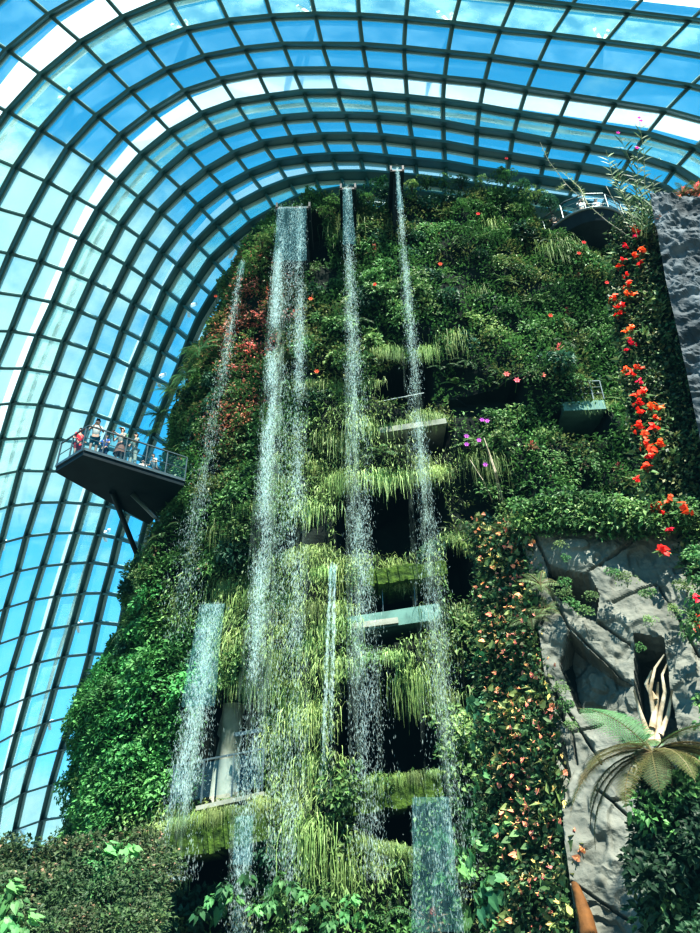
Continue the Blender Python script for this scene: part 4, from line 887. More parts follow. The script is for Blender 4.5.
# individual plants on the pillar
def sample(G, Nn, u, v):
    a = min(int(v*(G.shape[0]-1)), G.shape[0]-2); b = min(int(u*(G.shape[1]-1)), G.shape[1]-2); return G[a, b], Nn[a, b]
def put(name, me, p, n_, sc, label, cat, group=None, up=.3, spin=None):
    o = link(name, me); ax = (Vector(n_)*(1-up)+Vector((0, 0, up))).normalized(); o.rotation_mode = 'QUATERNION'
    o.rotation_quaternion = ax.to_track_quat('Z', 'Y') @ Quaternion((0, 0, 1), random.uniform(0, 2*PI) if spin is None else spin)
    o.location = tuple(p); o.scale = (sc,)*3; return tag(o, label, cat, group)
def proto_anth(nm, seed, sp_col, lc=((.03, .11, .03), (.10, .20, .05)), nleaf=12, nfl=5, ls=.12, pointed=False):
    r = random.Random(seed); mb = MB()
    for k in range(nleaf+nfl):
        a = r.uniform(0, 2*PI); el = r.uniform(.1, 1.35); d = np.array([math.cos(a)*math.cos(el), math.sin(a)*math.cos(el), math.sin(el)]); l = r.uniform(.08, .24)
        fl_ = k >= nleaf
        if fl_: l = r.uniform(.2, .28)
        p = d*l; mb.tube([(0, 0, 0), p], .004, 3, (.06, .1, .03), False)
        dd = d*.5+np.array([r.uniform(-.6, .6), r.uniform(-.6, .6), r.uniform(-.3, .3)]); dd /= np.linalg.norm(dd); s_ = np.cross(dd, d+np.array([.01, .2, .1])); s_ /= np.linalg.norm(s_)
        L = ls*r.uniform(.7, 1.2)*(.72 if fl_ else 1)
        col = jit(sp_col, r, .2) if fl_ else jit(mixc(lc[0], lc[1], r.random()), r)
        mb.leaf(p-dd*L*.3, dd, s_, L, L*(.85 if not pointed else .45), col, .2, heart=not pointed)
        if fl_: mb.tube([p, p+d*.05], .006, 4, (.8, .6, .2))
    return mb.mesh(nm, LEAF)
AN = [('salmon', (.85, .25, .13), proto_anth('anthurium_salmon', 1, (.78, .13, .06))), ('coral pink', (.85, .28, .25), proto_anth('anthurium_pink', 2, (.78, .16, .13), nleaf=11, nfl=4)),
      ('orange', (.85, .27, .05), proto_anth('anthurium_orange', 3, (.80, .17, .03), ((.08, .13, .03), (.25, .28, .06)))), ('yellow-leaved', (.6, .5, .08), proto_anth('anthurium_yellow', 4, (.60, .42, .08), ((.12, .2, .04), (.35, .36, .08)), 12, 3, .15, True))]
cnt = 0; used_a = []
for q in range(2600):
    u, v = random.random(), random.random(); p, n_ = sample(GA, NA, u, v)
    # the anthuriums thin out towards the pillar's left edge low down
    if u < .22+.2*max(0, v-.6): continue
    if any(np.linalg.norm(p-w_) < .23 for w_ in used_a): continue
    used_a.append(p); k = random.choices(range(4), (.34, .26, .28, .2) if v > .3 else (.2, .1, .2, .12))[0]; nm, _, me = AN[k]
    hh = 'top' if v < .25 else 'upper middle' if v < .5 else 'lower middle' if v < .75 else 'foot'; ed = 'left edge' if u < .45 else 'middle' if u < .75 else 'stone side'
    put('anthurium', me, p+n_*.12, n_, random.uniform(.75, 1.25), f'{nm} anthurium plant near the {hh} of the near pillar, on its {ed}', 'anthurium', f'{nm} anthuriums at the {hh} of the pillar, {ed}'); cnt += 1
    if cnt >= 290: break
# broad-leaved creepers on the pillar's left edge
for q in range(16):
    v = .30+.68*random.random(); p, n_ = sample(GA, NA, random.uniform(-.0, .2) % 1, v)
    put('climbing_plant', BD[q % 2], p+n_*.1+np.array([-.15*random.random(), 0, 0]), n_, random.uniform(.28, .5), 'bright heart-leaved climber along the left edge of the anthurium pillar', 'climber', 'heart-leaved climbers on the pillar edge')
# red begonias
def proto_beg(nm, seed, col, n=9, s=.085):
    r = random.Random(seed); mb = MB()
    for k in range(n):
        a = r.uniform(0, 2*PI); el = r.uniform(0, 1.3); d = np.array([math.cos(a)*math.cos(el), math.sin(a)*math.cos(el), math.sin(el)])*r.uniform(.04, .13)
        dd = np.array([r.uniform(-1, 1), r.uniform(-1, 1), r.uniform(-.6, .4)]); dd /= np.linalg.norm(dd); s_ = np.cross(dd, d); s_ /= np.linalg.norm(s_)+1e-6
        mb.leaf(d, dd, s_, s*r.uniform(.7, 1.3), s*.9, jit(col, r, .25), .2, heart=True); mb.tube([(0, 0, -.05), d], .004, 3, (.3, .08, .05), False)
    for k in range(5):
        dd = np.array([r.uniform(-1, 1), r.uniform(-1, 1), r.uniform(-.5, .3)]); dd /= np.linalg.norm(dd); s_ = np.cross(dd, (0, 0, 1.)); mb.leaf(dd*.05, dd, s_, .12, .08, jit((.07, .15, .04), r), .2, heart=True)
    return mb.mesh(nm, FLOWER)
BGS = [proto_beg('begonia_a', 1, (.80, .045, .02)), proto_beg('begonia_b', 2, (.75, .02, .03), 7), proto_beg('begonia_c', 3, (.85, .12, .04), 10, .1)]
for k, (px, py) in enumerate([(633, 233), (637, 238), (642, 253), (624, 247), (640, 266), (634, 258), (626, 276), (618, 269), (627, 296), (615, 300), (618, 317), (622, 308), (629, 344), (626, 352), (636, 369), (627, 372), (633, 376), (644, 395), (638, 405), (640, 415), (651, 409), (638, 428), (655, 430), (645, 436), (659, 446), (649, 460), (652, 452), (648, 470), (638, 482), (651, 511), (658, 508), (662, 515), (671, 500), (682, 511), (669, 532), (662, 551), (630, 286), (622, 262), (632, 331), (656, 420), (698, 600), (697, 622), (646, 446), (641, 384)]):
    Yb = np.interp(px, [400, 530, 620], [1.9, 1.5, .9]) if False else 0; Yb = np.interp(px, [612, 660, 700], [12.4, 11.7, 11.])-max(0, py-400)*.003; p = at(px, py, Yb-.15)
    hh = 'top of the strip near the dark rock' if py < 275 else 'upper strip left of the dark rock' if py < 340 else 'middle of the strip beside the dark rock' if py < 420 else 'lower strip above the stone slabs' if py < 500 else 'bottom of the strip near the stone slabs'
    put('red_begonia', BGS[k % 3], p, (-.2, -.9, .2), random.uniform(.8, 1.3) if k > 1 else 1.4, f'cluster of vivid red begonia leaves at the {hh}', 'begonia', f'red begonias, {hh}')
PL = proto_anth('vine_pointed', 9, (.3, .4, .1), ((.10, .18, .05), (.30, .38, .10)), 12, 0, .17, True)
for q in range(70):
    u, v = random.random(), random.random(); p, n_ = sample(GB, NB, u, v)
    put('vine', PL, p+n_*.15, n_, random.uniform(.7, 1.4), 'pale green pointed-leaf vine tangled among the begonias beside the dark rock', 'vine', 'pointed-leaf vines among the begonias')
# foliage spilling over the top edge of the stone slabs and hanging on them
SMALLF = proto_shrub('spill_shrub', DG, BG, 240, .34, .075, 21, stems=0); SMALLD = proto_shrub('spill_shrub_c', (.012, .04, .015), (.03, .09, .03), 260, .34, .075, 23, stems=0); SMALLB = proto_shrub('spill_shrub_b', MG, YG, 240, .36, .07, 22, stems=0)
for q in range(46):
    f_ = q/45; px = 520+178*f_+random.uniform(-4, 4); py = 524+random.uniform(-16, 12)+14*max(0, f_-.6); p = at(px, py, 12.3-1.1*f_)
    put('spilling_shrub', SMALLF if q % 3 else SMALLB, p, (0, -.8, .5), random.uniform(.8, 1.4), 'low green shrub spilling over the top edge of the stone slabs', 'shrub', 'shrubs along the top of the stone slabs')
for k, (px, py, sc, lb) in enumerate([(560, 596, .9, 'leafy tuft growing out of the triangular gap in the stone'), (572, 606, .9, 'leafy tuft growing out of the triangular gap in the stone'), (585, 616, .8, 'leafy tuft growing out of the triangular gap in the stone'), (566, 585, .7, 'leafy tuft growing out of the triangular gap in the stone'), (592, 600, .7, 'leafy tuft growing out of the triangular gap in the stone'),
        (612, 575, .8, 'small tuft rooted in the upper stone seam'), (628, 582, .9, 'small tuft rooted in the upper stone seam'), (645, 596, .8, 'small tuft rooted in the upper stone seam'), (562, 548, .7, 'drooping tuft hanging from the top of the stone'), (566, 560, .5, 'drooping tuft hanging from the top of the stone'), (650, 622, .6, 'sprig above the rectangular hole in the stone'), (640, 650, .5, 'sprig in the rectangular hole of the stone'),
        (560, 690, .7, 'dark creeper hanging down the left side of the stone'), (566, 708, .7, 'dark creeper hanging down the left side of the stone'), (570, 726, .6, 'dark creeper hanging down the left side of the stone'), (690, 560, 1., 'shrub at the right end of the stone top'), (684, 590, 1., 'shrub at the right end of the stone top'), (690, 640, .8, 'shrub right of the rectangular hole'), (676, 612, .7, 'shrub right of the rectangular hole')]):
    Yp = 11.95-(px-540)/160*.9; p = at(px, py, Yp-.25-(py-540)/400); put('crevice_plant', SMALLF if k % 2 else SMALLB, p, (0, -.9, .3), sc*.6, lb, 'plant', lb+'s')
# fern tufts on the left edge of the stone
FS = proto_fern('small_fern', (.10, .16, .04), 9, .5, 31)
for px, py in ((545, 610), (552, 640), (540, 585), (530, 620)):
    put('fern', FS, at(px, py, 11.9), (-.2, -.9, .3), random.uniform(.8, 1.1), 'small olive fern between the anthuriums and the stone slabs', 'fern', 'small olive ferns at the stone edge')

# ------------------------------------------------------------------ tree fern and other near plants
tf = empty('tree_fern', tuple(at(650, 905, 9.0))); tag(tf, 'tree fern with one bright feathery frond and drooping brown fronds before the stone', 'tree fern')
r = random.Random(5); cw = at(652, 752, 8.7)
mb = MB(); ft = at(690, 985, 9.3); tp = [ft*(1-t_)+cw*t_+np.array([.03*math.sin(t_*7), 0, 0]) for t_ in np.linspace(0, 1, 14)]
mb.tube(tp, np.linspace(.17, .12, 14), 12, (1, 1, 1))
for k in range(160):
    t_ = r.random(); p = ft*(1-t_)+cw*t_; a = r.uniform(PI, 2*PI); d = np.array([math.cos(a), math.sin(a), -.4])*.16; mb.strip([p+d*.8, p+d*1.2+[0, 0, -.1], p+d*1.1-np.array([0, 0, .25])], [.01, .012, .002], (1, 0, 0))
part('trunk', mb, BARK, tf)
def add_frond(nm, dirh, L, rise, droop, col, npn=26, W=.24, lab=None, base=None):
    mb = MB(); frond(mb, cw if base is None else base, dirh, L, rise, droop, npn, W, col, r, sub=True, rach=(.20, .16, .06)); o = part(nm, mb, LEAF, tf)
    if lab: o['label'] = lab
    return o
add_frond('frond', (-.85, -.45, 0), 1.12, .85, .9, (.28, .66, .24), 22, .36, 'bright green feathery frond')
OLV = (.17, .18, .045); BRN = (.22, .17, .05)
for q_ in range(6):
    add_frond('frond', (-1, -.45+.15*q_, 0), 1.1+.12*(q_ % 3), .45-.12*q_, 1.35, [OLV, BRN, (.11, .15, .04)][q_ % 3], 26, .30)
for q_ in range(4):
    add_frond('frond', (1, -.5+.25*q_, 0), 1.0+.1*(q_ % 3), .5-.1*q_, 1.4, [BRN, OLV][q_ % 2], 24, .28)
add_frond('frond', (-.85, -.5, 0), .95, -.05, 1.4, OLV, 22, .24)
add_frond('frond', (.8, -.5, 0), 1.1, .75, 1.2, (.10, .22, .05), 26, .25); add_frond('frond', (1, -.2, 0), 1.1, .4, 1.5, BRN, 24, .25); add_frond('frond', (.7, -.8, 0), .9, .2, 1.5, OLV, 22, .22)
add_frond('frond', (.3, -1, 0), .8, .3, 1.7, OLV, 22, .22); add_frond('frond', (-.4, -1, 0), .8, .0, 1.5, (.08, .13, .04), 22, .22); add_frond('frond', (.2, 1, 0), 1., .8, 1.2, (.12, .3, .1), 22, .24); add_frond('frond', (.95, .4, 0), 1.1, .5, 1.3, (.10, .22, .05), 22, .24)
# dead roots in the hole of the stone
mb = MB()
for pts in ([(650, 742), (654, 715), (650, 690), (655, 668), (664, 655)], [(657, 742), (660, 715), (665, 692), (662, 675), (667, 664)], [(648, 735), (640, 712), (634, 690)], [(655, 700), (646, 684), (652, 670)], [(660, 735), (668, 715), (672, 690)], [(652, 728), (657, 700), (658, 682)]):
    q = [at(x_, y_, 10.2+.05*math.sin(i*2)) for i, (x_, y_) in enumerate(pts)]; mb.tube(q, np.linspace(.045, .012, len(q)), 7)
o = link('dead_root', mb.mesh('dead_root', PALEW, True)); tag(o, 'bare twisted pale roots standing in the rectangular hole of the stone', 'root')
# dark shrubs at lower right around the trunk
for k in range(44):
    px = random.uniform(652, 712); py = random.uniform(778, 945); 
    put('lance_leaf_shrub', SMALLD if k % 4 else SMALLF, at(px, py, 8.5+random.uniform(-.3, 1.2)), (-.2, -.9, .4), random.uniform(.8, 1.3), 'dark shrub in the shade right of the tree fern trunk', 'shrub', 'shrubs around the tree fern trunk')
for k in range(9):
    px = random.uniform(700, 722); py = random.uniform(560, 735)
    put('lance_leaf_shrub', SMALLF, at(px, py, 9.3+random.uniform(-.3, .4)), (-.2, -.9, .4), random.uniform(.8, 1.1), 'dark shrub between the rectangular hole and the tree fern crown at the right edge', 'shrub', 'shrubs above the tree fern')
mb = MB(); pts = [at(568, 868, 10.9), at(578, 893, 10.3), at(585, 915, 10.1), at(592, 950, 9.9)]; mb.tube(pts, [.02, .06, .09, .11], 10); o = link('orange_root', mb.mesh('orange_root', plain('orange_bark', (.20, .09, .025), .8, 0, .5, 4, .6), True)); tag(o, 'orange-brown smooth trunk at the bottom between anthuriums and stone', 'trunk')

# tall cane orchid on top of the near pillar
oc = empty('cane_orchid', tuple(at(640, 236, 9.9))); tag(oc, 'tall cane orchid with pink flowers rising against the glass', 'orchid')
r = random.Random(11)
def cane(pts, Y, rad=.011, leaves=24, ll=.30, col=((.02, .07, .02), (.10, .17, .04)), t0=.1):
    q = np.array([at(x_, y_, Y+dy) for (x_, y_, dy) in pts]); tt = np.linspace(0, len(q)-1, 22); P_ = np.stack([np.interp(tt, range(len(q)), q[:, k]) for k in range(3)], 1)
    mb = MB(); mb.tube(P_, np.linspace(rad, rad*.4, len(P_)), 5, (.14, .16, .05)); 
    for k in range(leaves):
        i = int((t0+(1-t0)*k/leaves)*20); tn = P_[i+1]-P_[i]; tn /= np.linalg.norm(tn); s_ = 1 if k % 2 else -1
        d = tn*.75+np.array([s_*.6, r.uniform(-.5, .3), 0]); d /= np.linalg.norm(d); sd = np.cross(d, (0, 1, 0)); sd /= np.linalg.norm(sd)
        l = ll*r.uniform(.7, 1.2); pts_ = [P_[i]+d*l*a-np.array([0, 0, .25*l*a*a]) for a in np.linspace(0, 1, 5)]; mb.strip(pts_, [.006, .018, .021, .014, .001], sd, jit(mixc(col[0], col[1], r.random()), r))
    return part('stem', mb, LEAF, oc), P_
ends = []
for pts in ([(640, 236, 0), (638, 200, 0), (630, 160, -.1), (618, 133, -.1)], [(642, 236, 0), (645, 195, 0), (644, 155, 0), (639, 118, 0)], [(641, 236, 0), (636, 195, .1), (638, 170, 0), (637, 148, 0)], [(644, 238, 0), (650, 205, 0), (655, 175, 0)], [(638, 238, 0), (628, 205, 0), (612, 175, 0), (606, 150, 0)], [(638, 236, 0), (625, 200, .2), (616, 170, .1)], [(646, 238, 0), (648, 215, -.2), (660, 190, -.2)], [(640, 236, .1), (632, 210, .1), (622, 185, .1), (615, 160, .1)], [(641, 236, -.1), (643, 205, -.1), (636, 180, -.1)], [(640, 238, .2), (634, 215, .2), (626, 200, .2)]):
    cane(pts, 11.8, ll=.36)
def flower(mb, p, s, col, n=5):
    for k in range(n):
        a = 2*PI*k/n; d = np.array([math.cos(a), -.35, math.sin(a)]); d /= np.linalg.norm(d); mb.leaf(p, d, np.array([-math.sin(a), 0, math.cos(a)]), s, s*.75, col, .15)
    mb.leaf(p, (0, -1, 0), (1, 0, 0), s*.5, s*.5, tuple(np.array(col)*.6), .3)
for px, py in ((639, 118), (618, 133), (637, 148), (641, 121)):
    mb = MB(); flower(mb, at(px, py, 11.75), .07, (.85, .06, .42)); o = part('flower', mb, FLOWER, oc); 
ws = empty('wispy_branch', tuple(at(590, 210, 10.4))); tag(ws, 'wispy arching branch with fine leaves leaning left over the curved balcony', 'branch')
r2 = random.Random(3)
for pts in ([(634, 240), (608, 222), (588, 205), (566, 184), (548, 160), (540, 142)], [(588, 205), (580, 188), (560, 170)], [(566, 184), (556, 190)]):
    q = np.array([at(x_, y_, 12.2) for x_, y_ in pts]); tt = np.linspace(0, len(q)-1, 30); P_ = np.stack([np.interp(tt, range(len(q)), q[:, k]) for k in range(3)], 1); mb = MB(); mb.tube(P_, np.linspace(.014, .004, 30), 5, (.45, .4, .28))
    for k in range(60):
        i = 8+int(r2.random()*20); d = np.array([r2.uniform(-1, 1), r2.uniform(-.6, .2), r2.uniform(-1, .7)]); d /= np.linalg.norm(d); s_ = np.cross(d, (0, 1, 0)); mb.leaf(P_[i], d, s_/np.linalg.norm(s_), .11, .018, jit((.22, .28, .08), r2), .2)
    part('twig', mb, LEAF, ws)
mb = MB()
for pts in ([(636, 240), (620, 212), (606, 186)],):
    q = [at(x_, y_, 12.2) for x_, y_ in pts]; mb.tube(q, [.015, .012, .009], 5)
o = link('bare_stick', mb.mesh('bare_stick', PALEW)); tag(o, 'bare pale stick crossing in front of the curved balcony', 'stick')
# red-flowered bromeliads and shrubs on top of the dark rock
BR2 = proto_brom('crest_bromeliad', (.10, .16, .05), (.35, .10, .06), 26, .34, 5, flower=(.75, .06, .03))
for k, (px, py) in enumerate([(668, 216), (680, 208), (692, 200), (700, 208), (674, 222), (688, 215), (698, 196), (664, 224), (684, 198)]):
    put('crest_bromeliad', BR2, at(px, py, 11.5), (0, -.6, .7), random.uniform(.75, 1.1), 'red-flowered bromeliad on top of the dark rock at upper right', 'bromeliad', 'bromeliads on the dark rock crest')
for k, (px, py) in enumerate([(683, 190), (696, 188)]):
    put('crest_fern', FS, at(px, py, 11.6), (0, -.2, .9), .8, 'small green fern upright on the dark rock crest', 'fern', 'ferns on the dark rock crest')

# ------------------------------------------------------------------ accents on the mountain
BIGF = proto_fern('big_fern', (.045, .13, .03), 14, 1.7, 41, 22)
for k, (px, py) in enumerate([(178, 402), (165, 425), (160, 440), (192, 388), (205, 365)]):
    p = wall(px+12, py); put('large_fern', BIGF, p+np.array([-.6, -.9, 0]), (-.6, -.6, .3), random.uniform(.7, .95), 'large dark fern overhanging the dark viewing deck from the mountain edge', 'fern', 'large ferns above the viewing deck')
def blossom(px, py, s, col, name, label, cat, group=None, Y=None):
    p = wall(px, py)+np.array([0, -1.1, 0]) if Y is None else at(px, py, Y); mb = MB(); flower(mb, np.zeros(3), s, col, 6)
    mb.tube([(0, 0, 0), (0, .5, -.25)], .012, 4, (.06, .12, .03), False)
    o = link(name, mb.mesh(name, FLOWER)); o.location = tuple(p); return tag(o, label, cat, group)
for px, py in ((478, 436), (483, 437), (463, 452), (475, 456), (463, 460), (481, 480)):
    blossom(px, py, .12, (.62, .16, .62), 'mauve_orchid', 'small mauve orchid bloom halfway up, right of the thin waterfall', 'orchid', 'mauve orchid blooms')
for px, py, lb in ((502, 391, 'a'), (512, 397, 'a'), (537, 392, 'a')):
    blossom(px, py, .16, (.85, .22, .20), 'coral_flower', 'coral flower at the shadowed ledge left of the concrete balcony', 'flower', 'coral flowers left of the balcony')
for px, py in ((503, 176), (475, 232), (578, 260), (573, 271), (545, 333), (318, 388), (374, 302), (438, 282), (600, 300), (312, 316), (226, 302), (219, 310)):
    blossom(px, py, .13, (.8, .10, .07), 'red_flower', 'single red flower '+where(wall(px, py)[0], wall(px, py)[2]), 'flower', 'single red flowers '+where(wall(px, py)[0], wall(px, py)[2]))
# leafy shrubs poking above the rim
for k, (px, py) in enumerate([(377, 188), (368, 200), (388, 196), (412, 190), (428, 186), (445, 184), (460, 186), (480, 184), (497, 178), (508, 180), (520, 190), (535, 200), (335, 205), (325, 215), (355, 200), (262, 245), (275, 235), (250, 258), (550, 208), (643, 222)]):
    p = at(px, py, 24.6); o = plant('leafy_shrub', SH[(k*7) % 4], tuple(p), (0, -.5, .8), random.uniform(.6, .95), .6, label='leafy shrub standing up from the mountain rim against the glass', group='shrubs along the mountain rim'); o.name = 'rim_shrub'
# long dry stems in front of the wall
mb = MB()
for x0, y0, x1, y1 in ((484, 438, 504, 505), (486, 445, 500, 500), (470, 460, 492, 500)): mb.tube([at(x0, y0, 21.8), at((x0+x1)/2+2, (y0+y1)/2, 21.6), at(x1, y1, 22.6)], .02, 4)
o = link('dry_stem', mb.mesh('dry_stem', PALEW)); tag(o, 'long dry flower stems leaning beside the mauve orchids', 'stems')

# ------------------------------------------------------------------ planting at the left foot
mb = MB(); gx, gy = 40, 26; V = []
for a in range(gx):
    for b in range(gy):
        x_ = -16+13*a/(gx-1); y_ = 10+12*b/(gy-1); h = (1.1+1.6*b/(gy-1))*min(1, b/5)*min(1, (gx-1-a)/24)+.3*math.sin(a*.9)*math.sin(b*.7); V.append((x_, y_, max(-.2, h-.15)))
mb.add(V, [(a*gy+b, (a+1)*gy+b, (a+1)*gy+b+1, a*gy+b+1) for a in range(gx-1) for b in range(gy-1)])
o = link('planting_mound', mb.mesh('planting_mound', SOIL, True)); tag(o, 'low soil bank under the shrubs at the left foot of the mountain', 'soil bank')
OLS = [proto_shrub('olive_shrub_a', (.03, .07, .02), (.11, .14, .05), 380, .9, .13, 51, frac=.05, c3=(.30, .17, .09)), proto_shrub('olive_shrub_b', (.02, .06, .02), (.08, .15, .04), 380, .9, .14, 52)]
for k in range(70):
    px = random.uniform(-12, 165); py = random.uniform(846, 940)+max(0, 30-px)*.12; Yp = np.interp(py, [840, 935], [19, 12.5]); p = at(px, py+8, Yp)
    put('olive_shrub', OLS[k % 2], p, (0, -.5, .8), random.uniform(.5, .85)*Yp/17, 'olive-green bushy shrub on the bank at the bottom left, below the glass', 'shrub', 'olive shrubs at the bottom left')
for k, (px, py) in enumerate([(100, 858), (112, 868), (122, 856), (128, 872), (118, 882), (106, 880)]):
    put('broadleaf_plant', BD[0], at(px, py, 17), (0, -.8, .5), .7, 'broad-leaved bright green plant in shade at the mountain foot near the left waterfall', 'plant', 'broad-leaved plants at the left foot')
for k, (px, py) in enumerate([(4, 892), (14, 900), (6, 915), (24, 925), (12, 928)]):
    put('broadleaf_plant', BD[0], at(px, py, 11), (0, -.8, .5), .36, 'large-leaved vivid green plant at the very bottom left corner', 'plant', 'large-leaved plants in the bottom left corner')
for k, (px, py) in enumerate([(280, 880), (292, 890), (305, 895), (320, 905), (345, 915), (270, 905), (212, 900), (225, 890), (236, 900), (246, 880), (255, 910), (330, 925), (350, 900), (200, 915), (300, 925)]):
    put('broadleaf_plant', BD[k % 2], at(px, py, 21.6), (0, -.8, .5), .42, 'heart-leaved plant at the foot of the wall under the widest waterfall', 'plant', 'heart-leaved plants under the widest waterfall')

# ------------------------------------------------------------------ people
SKIN = plain('skin', (.52, .33, .24), .6, 0, .05); HAIR = plain('dark_hair', (.015, .012, .012), .6)
def cloth(name, c): return plain(name, c, .9, 0, .15, 8)
def skin_obj(name, verts, edges, radii, mat, parent, root=0, sub=1):
    me = bpy.data.meshes.new(name); me.from_pydata([tuple(v) for v in verts], edges, []); me.materials.append(mat)
    o = bpy.data.objects.new(name, me); COL.objects.link(o)
    o.modifiers.new('skin', 'SKIN'); 
    if not me.skin_vertices: me.attributes.new('skin_vertex', 'FLOAT', 'POINT') if False else None
    sv = me.skin_vertices[0].data if me.skin_vertices else None
    if sv is None: return o
    for k, r_ in enumerate(radii):
        rr_ = r_ if isinstance(r_, tuple) else (r_, r_); sv[k].radius = rr_; sv[k].use_root = (k == root)
    s = o.modifiers.new('sub', 'SUBSURF'); s.levels = sub; s.render_levels = sub
    for p in me.polygons: p.use_smooth = True
    o.modifiers['skin'].use_smooth_shade = True
    o.parent = parent; return o
def person(label, loc, face, arms, top_c, bot_c, sleeves='short', bottom='shorts', cap=None, seat=False, lean=0., h=1., hold=None, hair_long=False, skirt=False, group=None):
    """face: heading angle, 0 looks to -Y.  arms: ((elbow),(wrist)) for left/right"""
    root = empty('person', tuple(loc)); root.rotation_euler = (0, 0, face); root.scale = (h, h, h); tag(root, label, 'person', group)
    V = []; E = []; Rr = []
    def j(p, r_, par=None):
        V.append(np.array(p, float)); Rr.append(r_)
        if par is not None: E.append((par, len(V)-1))
        return len(V)-1
    hz = .92 if not seat else .22
    L_ = lambda z: -lean*(z-hz)
    pel = j((0, 0, hz), (.14, .105)); sp = j((0, L_(hz+.2), hz+.22), (.125, .09), pel); ch = j((0, L_(hz+.42), hz+.42), (.145, .10), sp); nk = j((0, L_(hz+.56), hz+.56), .05, ch)
    nk2 = j((0, L_(hz+.60)-.01, hz+.61), .05, nk); hd = j((0, L_(hz+.68)-.02, hz+.68), (.075, .088), nk2); ht = j((0, L_(hz+.76)-.01, hz+.765), (.066, .08), hd)
    hands = []
    for s_, (el, wr) in zip((-1, 1), arms):
        sh = j((s_*.17, L_(hz+.50), hz+.49), .052, ch); e_ = j((el[0], el[1]+L_(hz+.3), el[2]+hz-.92), .038, sh); w_ = j((wr[0], wr[1]+L_(hz+.3), wr[2]+hz-.92), .026, e_)
        d = V[w_]-V[e_]; d /= np.linalg.norm(d); sd = np.cross(d, (0, 0, 1.)); sd /= np.linalg.norm(sd)+1e-6; nn_ = np.cross(sd, d)
        pm = j(V[w_]+d*.055, (.034, .018), w_); hands.append((V[w_]+d*.09, d))
        for q in range(4):
            b_ = j(V[w_]+d*.10+sd*(q-1.5)*.022, .009, pm); c_ = j(V[b_]+d*.035-nn_*.012, .0085, b_); j(V[c_]+d*(.026-.006*abs(q-1.3))-nn_*.02, .0075, c_)
        t1 = j(V[w_]+d*.045+sd*s_*-.045, .011, pm); j(V[t1]+d*.04+sd*s_*-.012, .009, t1)
    legs = []
    for s_ in (-1, 1):
        if seat:
            hp = j((s_*.09, 0, hz-.02), .085, pel); kn = j((s_*.13, -.42, hz+.12), .058, hp); an_ = j((s_*.12, -.5, .1), .038, kn); j((s_*.13, -.66, .05), .035, an_)
        else:
            hp = j((s_*.09, 0, hz-.06), .085, pel); kn = j((s_*.10, -.015+.04*s_, .50), .058, hp); an_ = j((s_*.11, .02+.05*s_, .09), .036, kn); j((s_*.12, -.15+.05*s_, .035), (.042, .03), an_)
        legs.append((hp, kn, an_))
    skin_obj('body', V, E, Rr, SKIN, root)
    Va = np.array(V)
    # nose, ears, eyes, mouth as shaped detail of the head
    mb = MB(); hc = Va[hd]+np.array([0, 0, .03])
    mb.add([hc+np.array(q) for q in ((-.012, -.085, -.012), (.012, -.085, -.012), (0, -.112, -.016), (0, -.086, .03))], [(0, 1, 2), (0, 2, 3), (1, 3, 2)])
    for s_ in (-1, 1): mb.box(hc+np.array([s_*.078, .005, .0]), (.016, .03, .055))
    link('nose_and_ears', mb.mesh('nose_and_ears', SKIN), root)
    mb = MB()
    for s_ in (-1, 1): mb.box(hc+np.array([s_*.03, -.083, .022]), (.024, .01, .01))
    mb.box(hc+np.array([0, -.084, -.04]), (.04, .01, .008)); link('eyes_and_mouth', mb.mesh('eyes_and_mouth', HAIR), root)
    # hair or cap: a shell over the crown
    def shell(nm, mat, r0, zmin, back=0.):
        mb = MB(); n1, n2 = 14, 7; P_ = []
        for a in range(n2):
            ph = (PI*.56)*a/(n2-1)
            for b in range(n1):
                th_ = 2*PI*b/n1; fr = -math.sin(th_)   # >0 at the face
                z_ = math.cos(ph*(1-.35*max(0, -math.sin(th_)*-1 if False else (1 if math.sin(th_) < -.3 else 0))))
                rr_ = math.sqrt(max(0, 1-z_*z_)); P_.append(hc+np.array([r0*.95*rr_*math.cos(th_), r0*1.1*rr_*math.sin(th_), .02+r0*1.12*z_-(back if math.sin(th_) > .2 and a == n2-1 else 0)]))
        mb.add(P_, [(a*n1+b, a*n1+(b+1) % n1, (a+1)*n1+(b+1) % n1, (a+1)*n1+b) for a in range(n2-1) for b in range(n1)])
        return mb
    link('hair', shell('hair', HAIR, .092, 0, .16 if hair_long else .02).mesh('hair', HAIR, True), root)
    if cap is not None:
        mb = shell('cap', None, .102, 0); mb.box(hc+np.array([0, -.13, .05]), (.13, .1, .012)); link('cap', mb.mesh('cap', cloth('cap_cloth', cap)), root)
    # shirt: torso and upper arms, a little larger than the body
    ex = .016; tv = [Va[pel]+[0, 0, .02], Va[sp], Va[ch], Va[nk]-[0, 0, .03]]; tr = [(.15+ex, .115+ex), (.13+ex, .095+ex), (.15+ex, .105+ex), .06]; te = [(0, 1), (1, 2), (2, 3)]
    for s_, (el, wr) in zip((0, 1), arms):
        b_ = 7+s_*0
    shs = [i for i, v_ in enumerate(V) if abs(abs(v_[0])-.17) < 1e-6 and abs(v_[2]-(hz+.49)) < 1e-6]
    for i in shs:
        a0 = len(tv); tv.append(Va[i]); tr.append(.052+ex); te.append((2, a0)); e_ = Va[i+1]; tv.append(Va[i]*.4+e_*.6 if sleeves == 'short' else e_); tr.append(.045+ex); te.append((a0, a0+1))
        if sleeves == 'long': tv.append(e_*.1+Va[i+2]*.9); tr.append(.03+ex*.7); te.append((a0+1, a0+2))
    skin_obj('shirt', tv, te, tr, cloth('shirt_cloth', top_c), root)
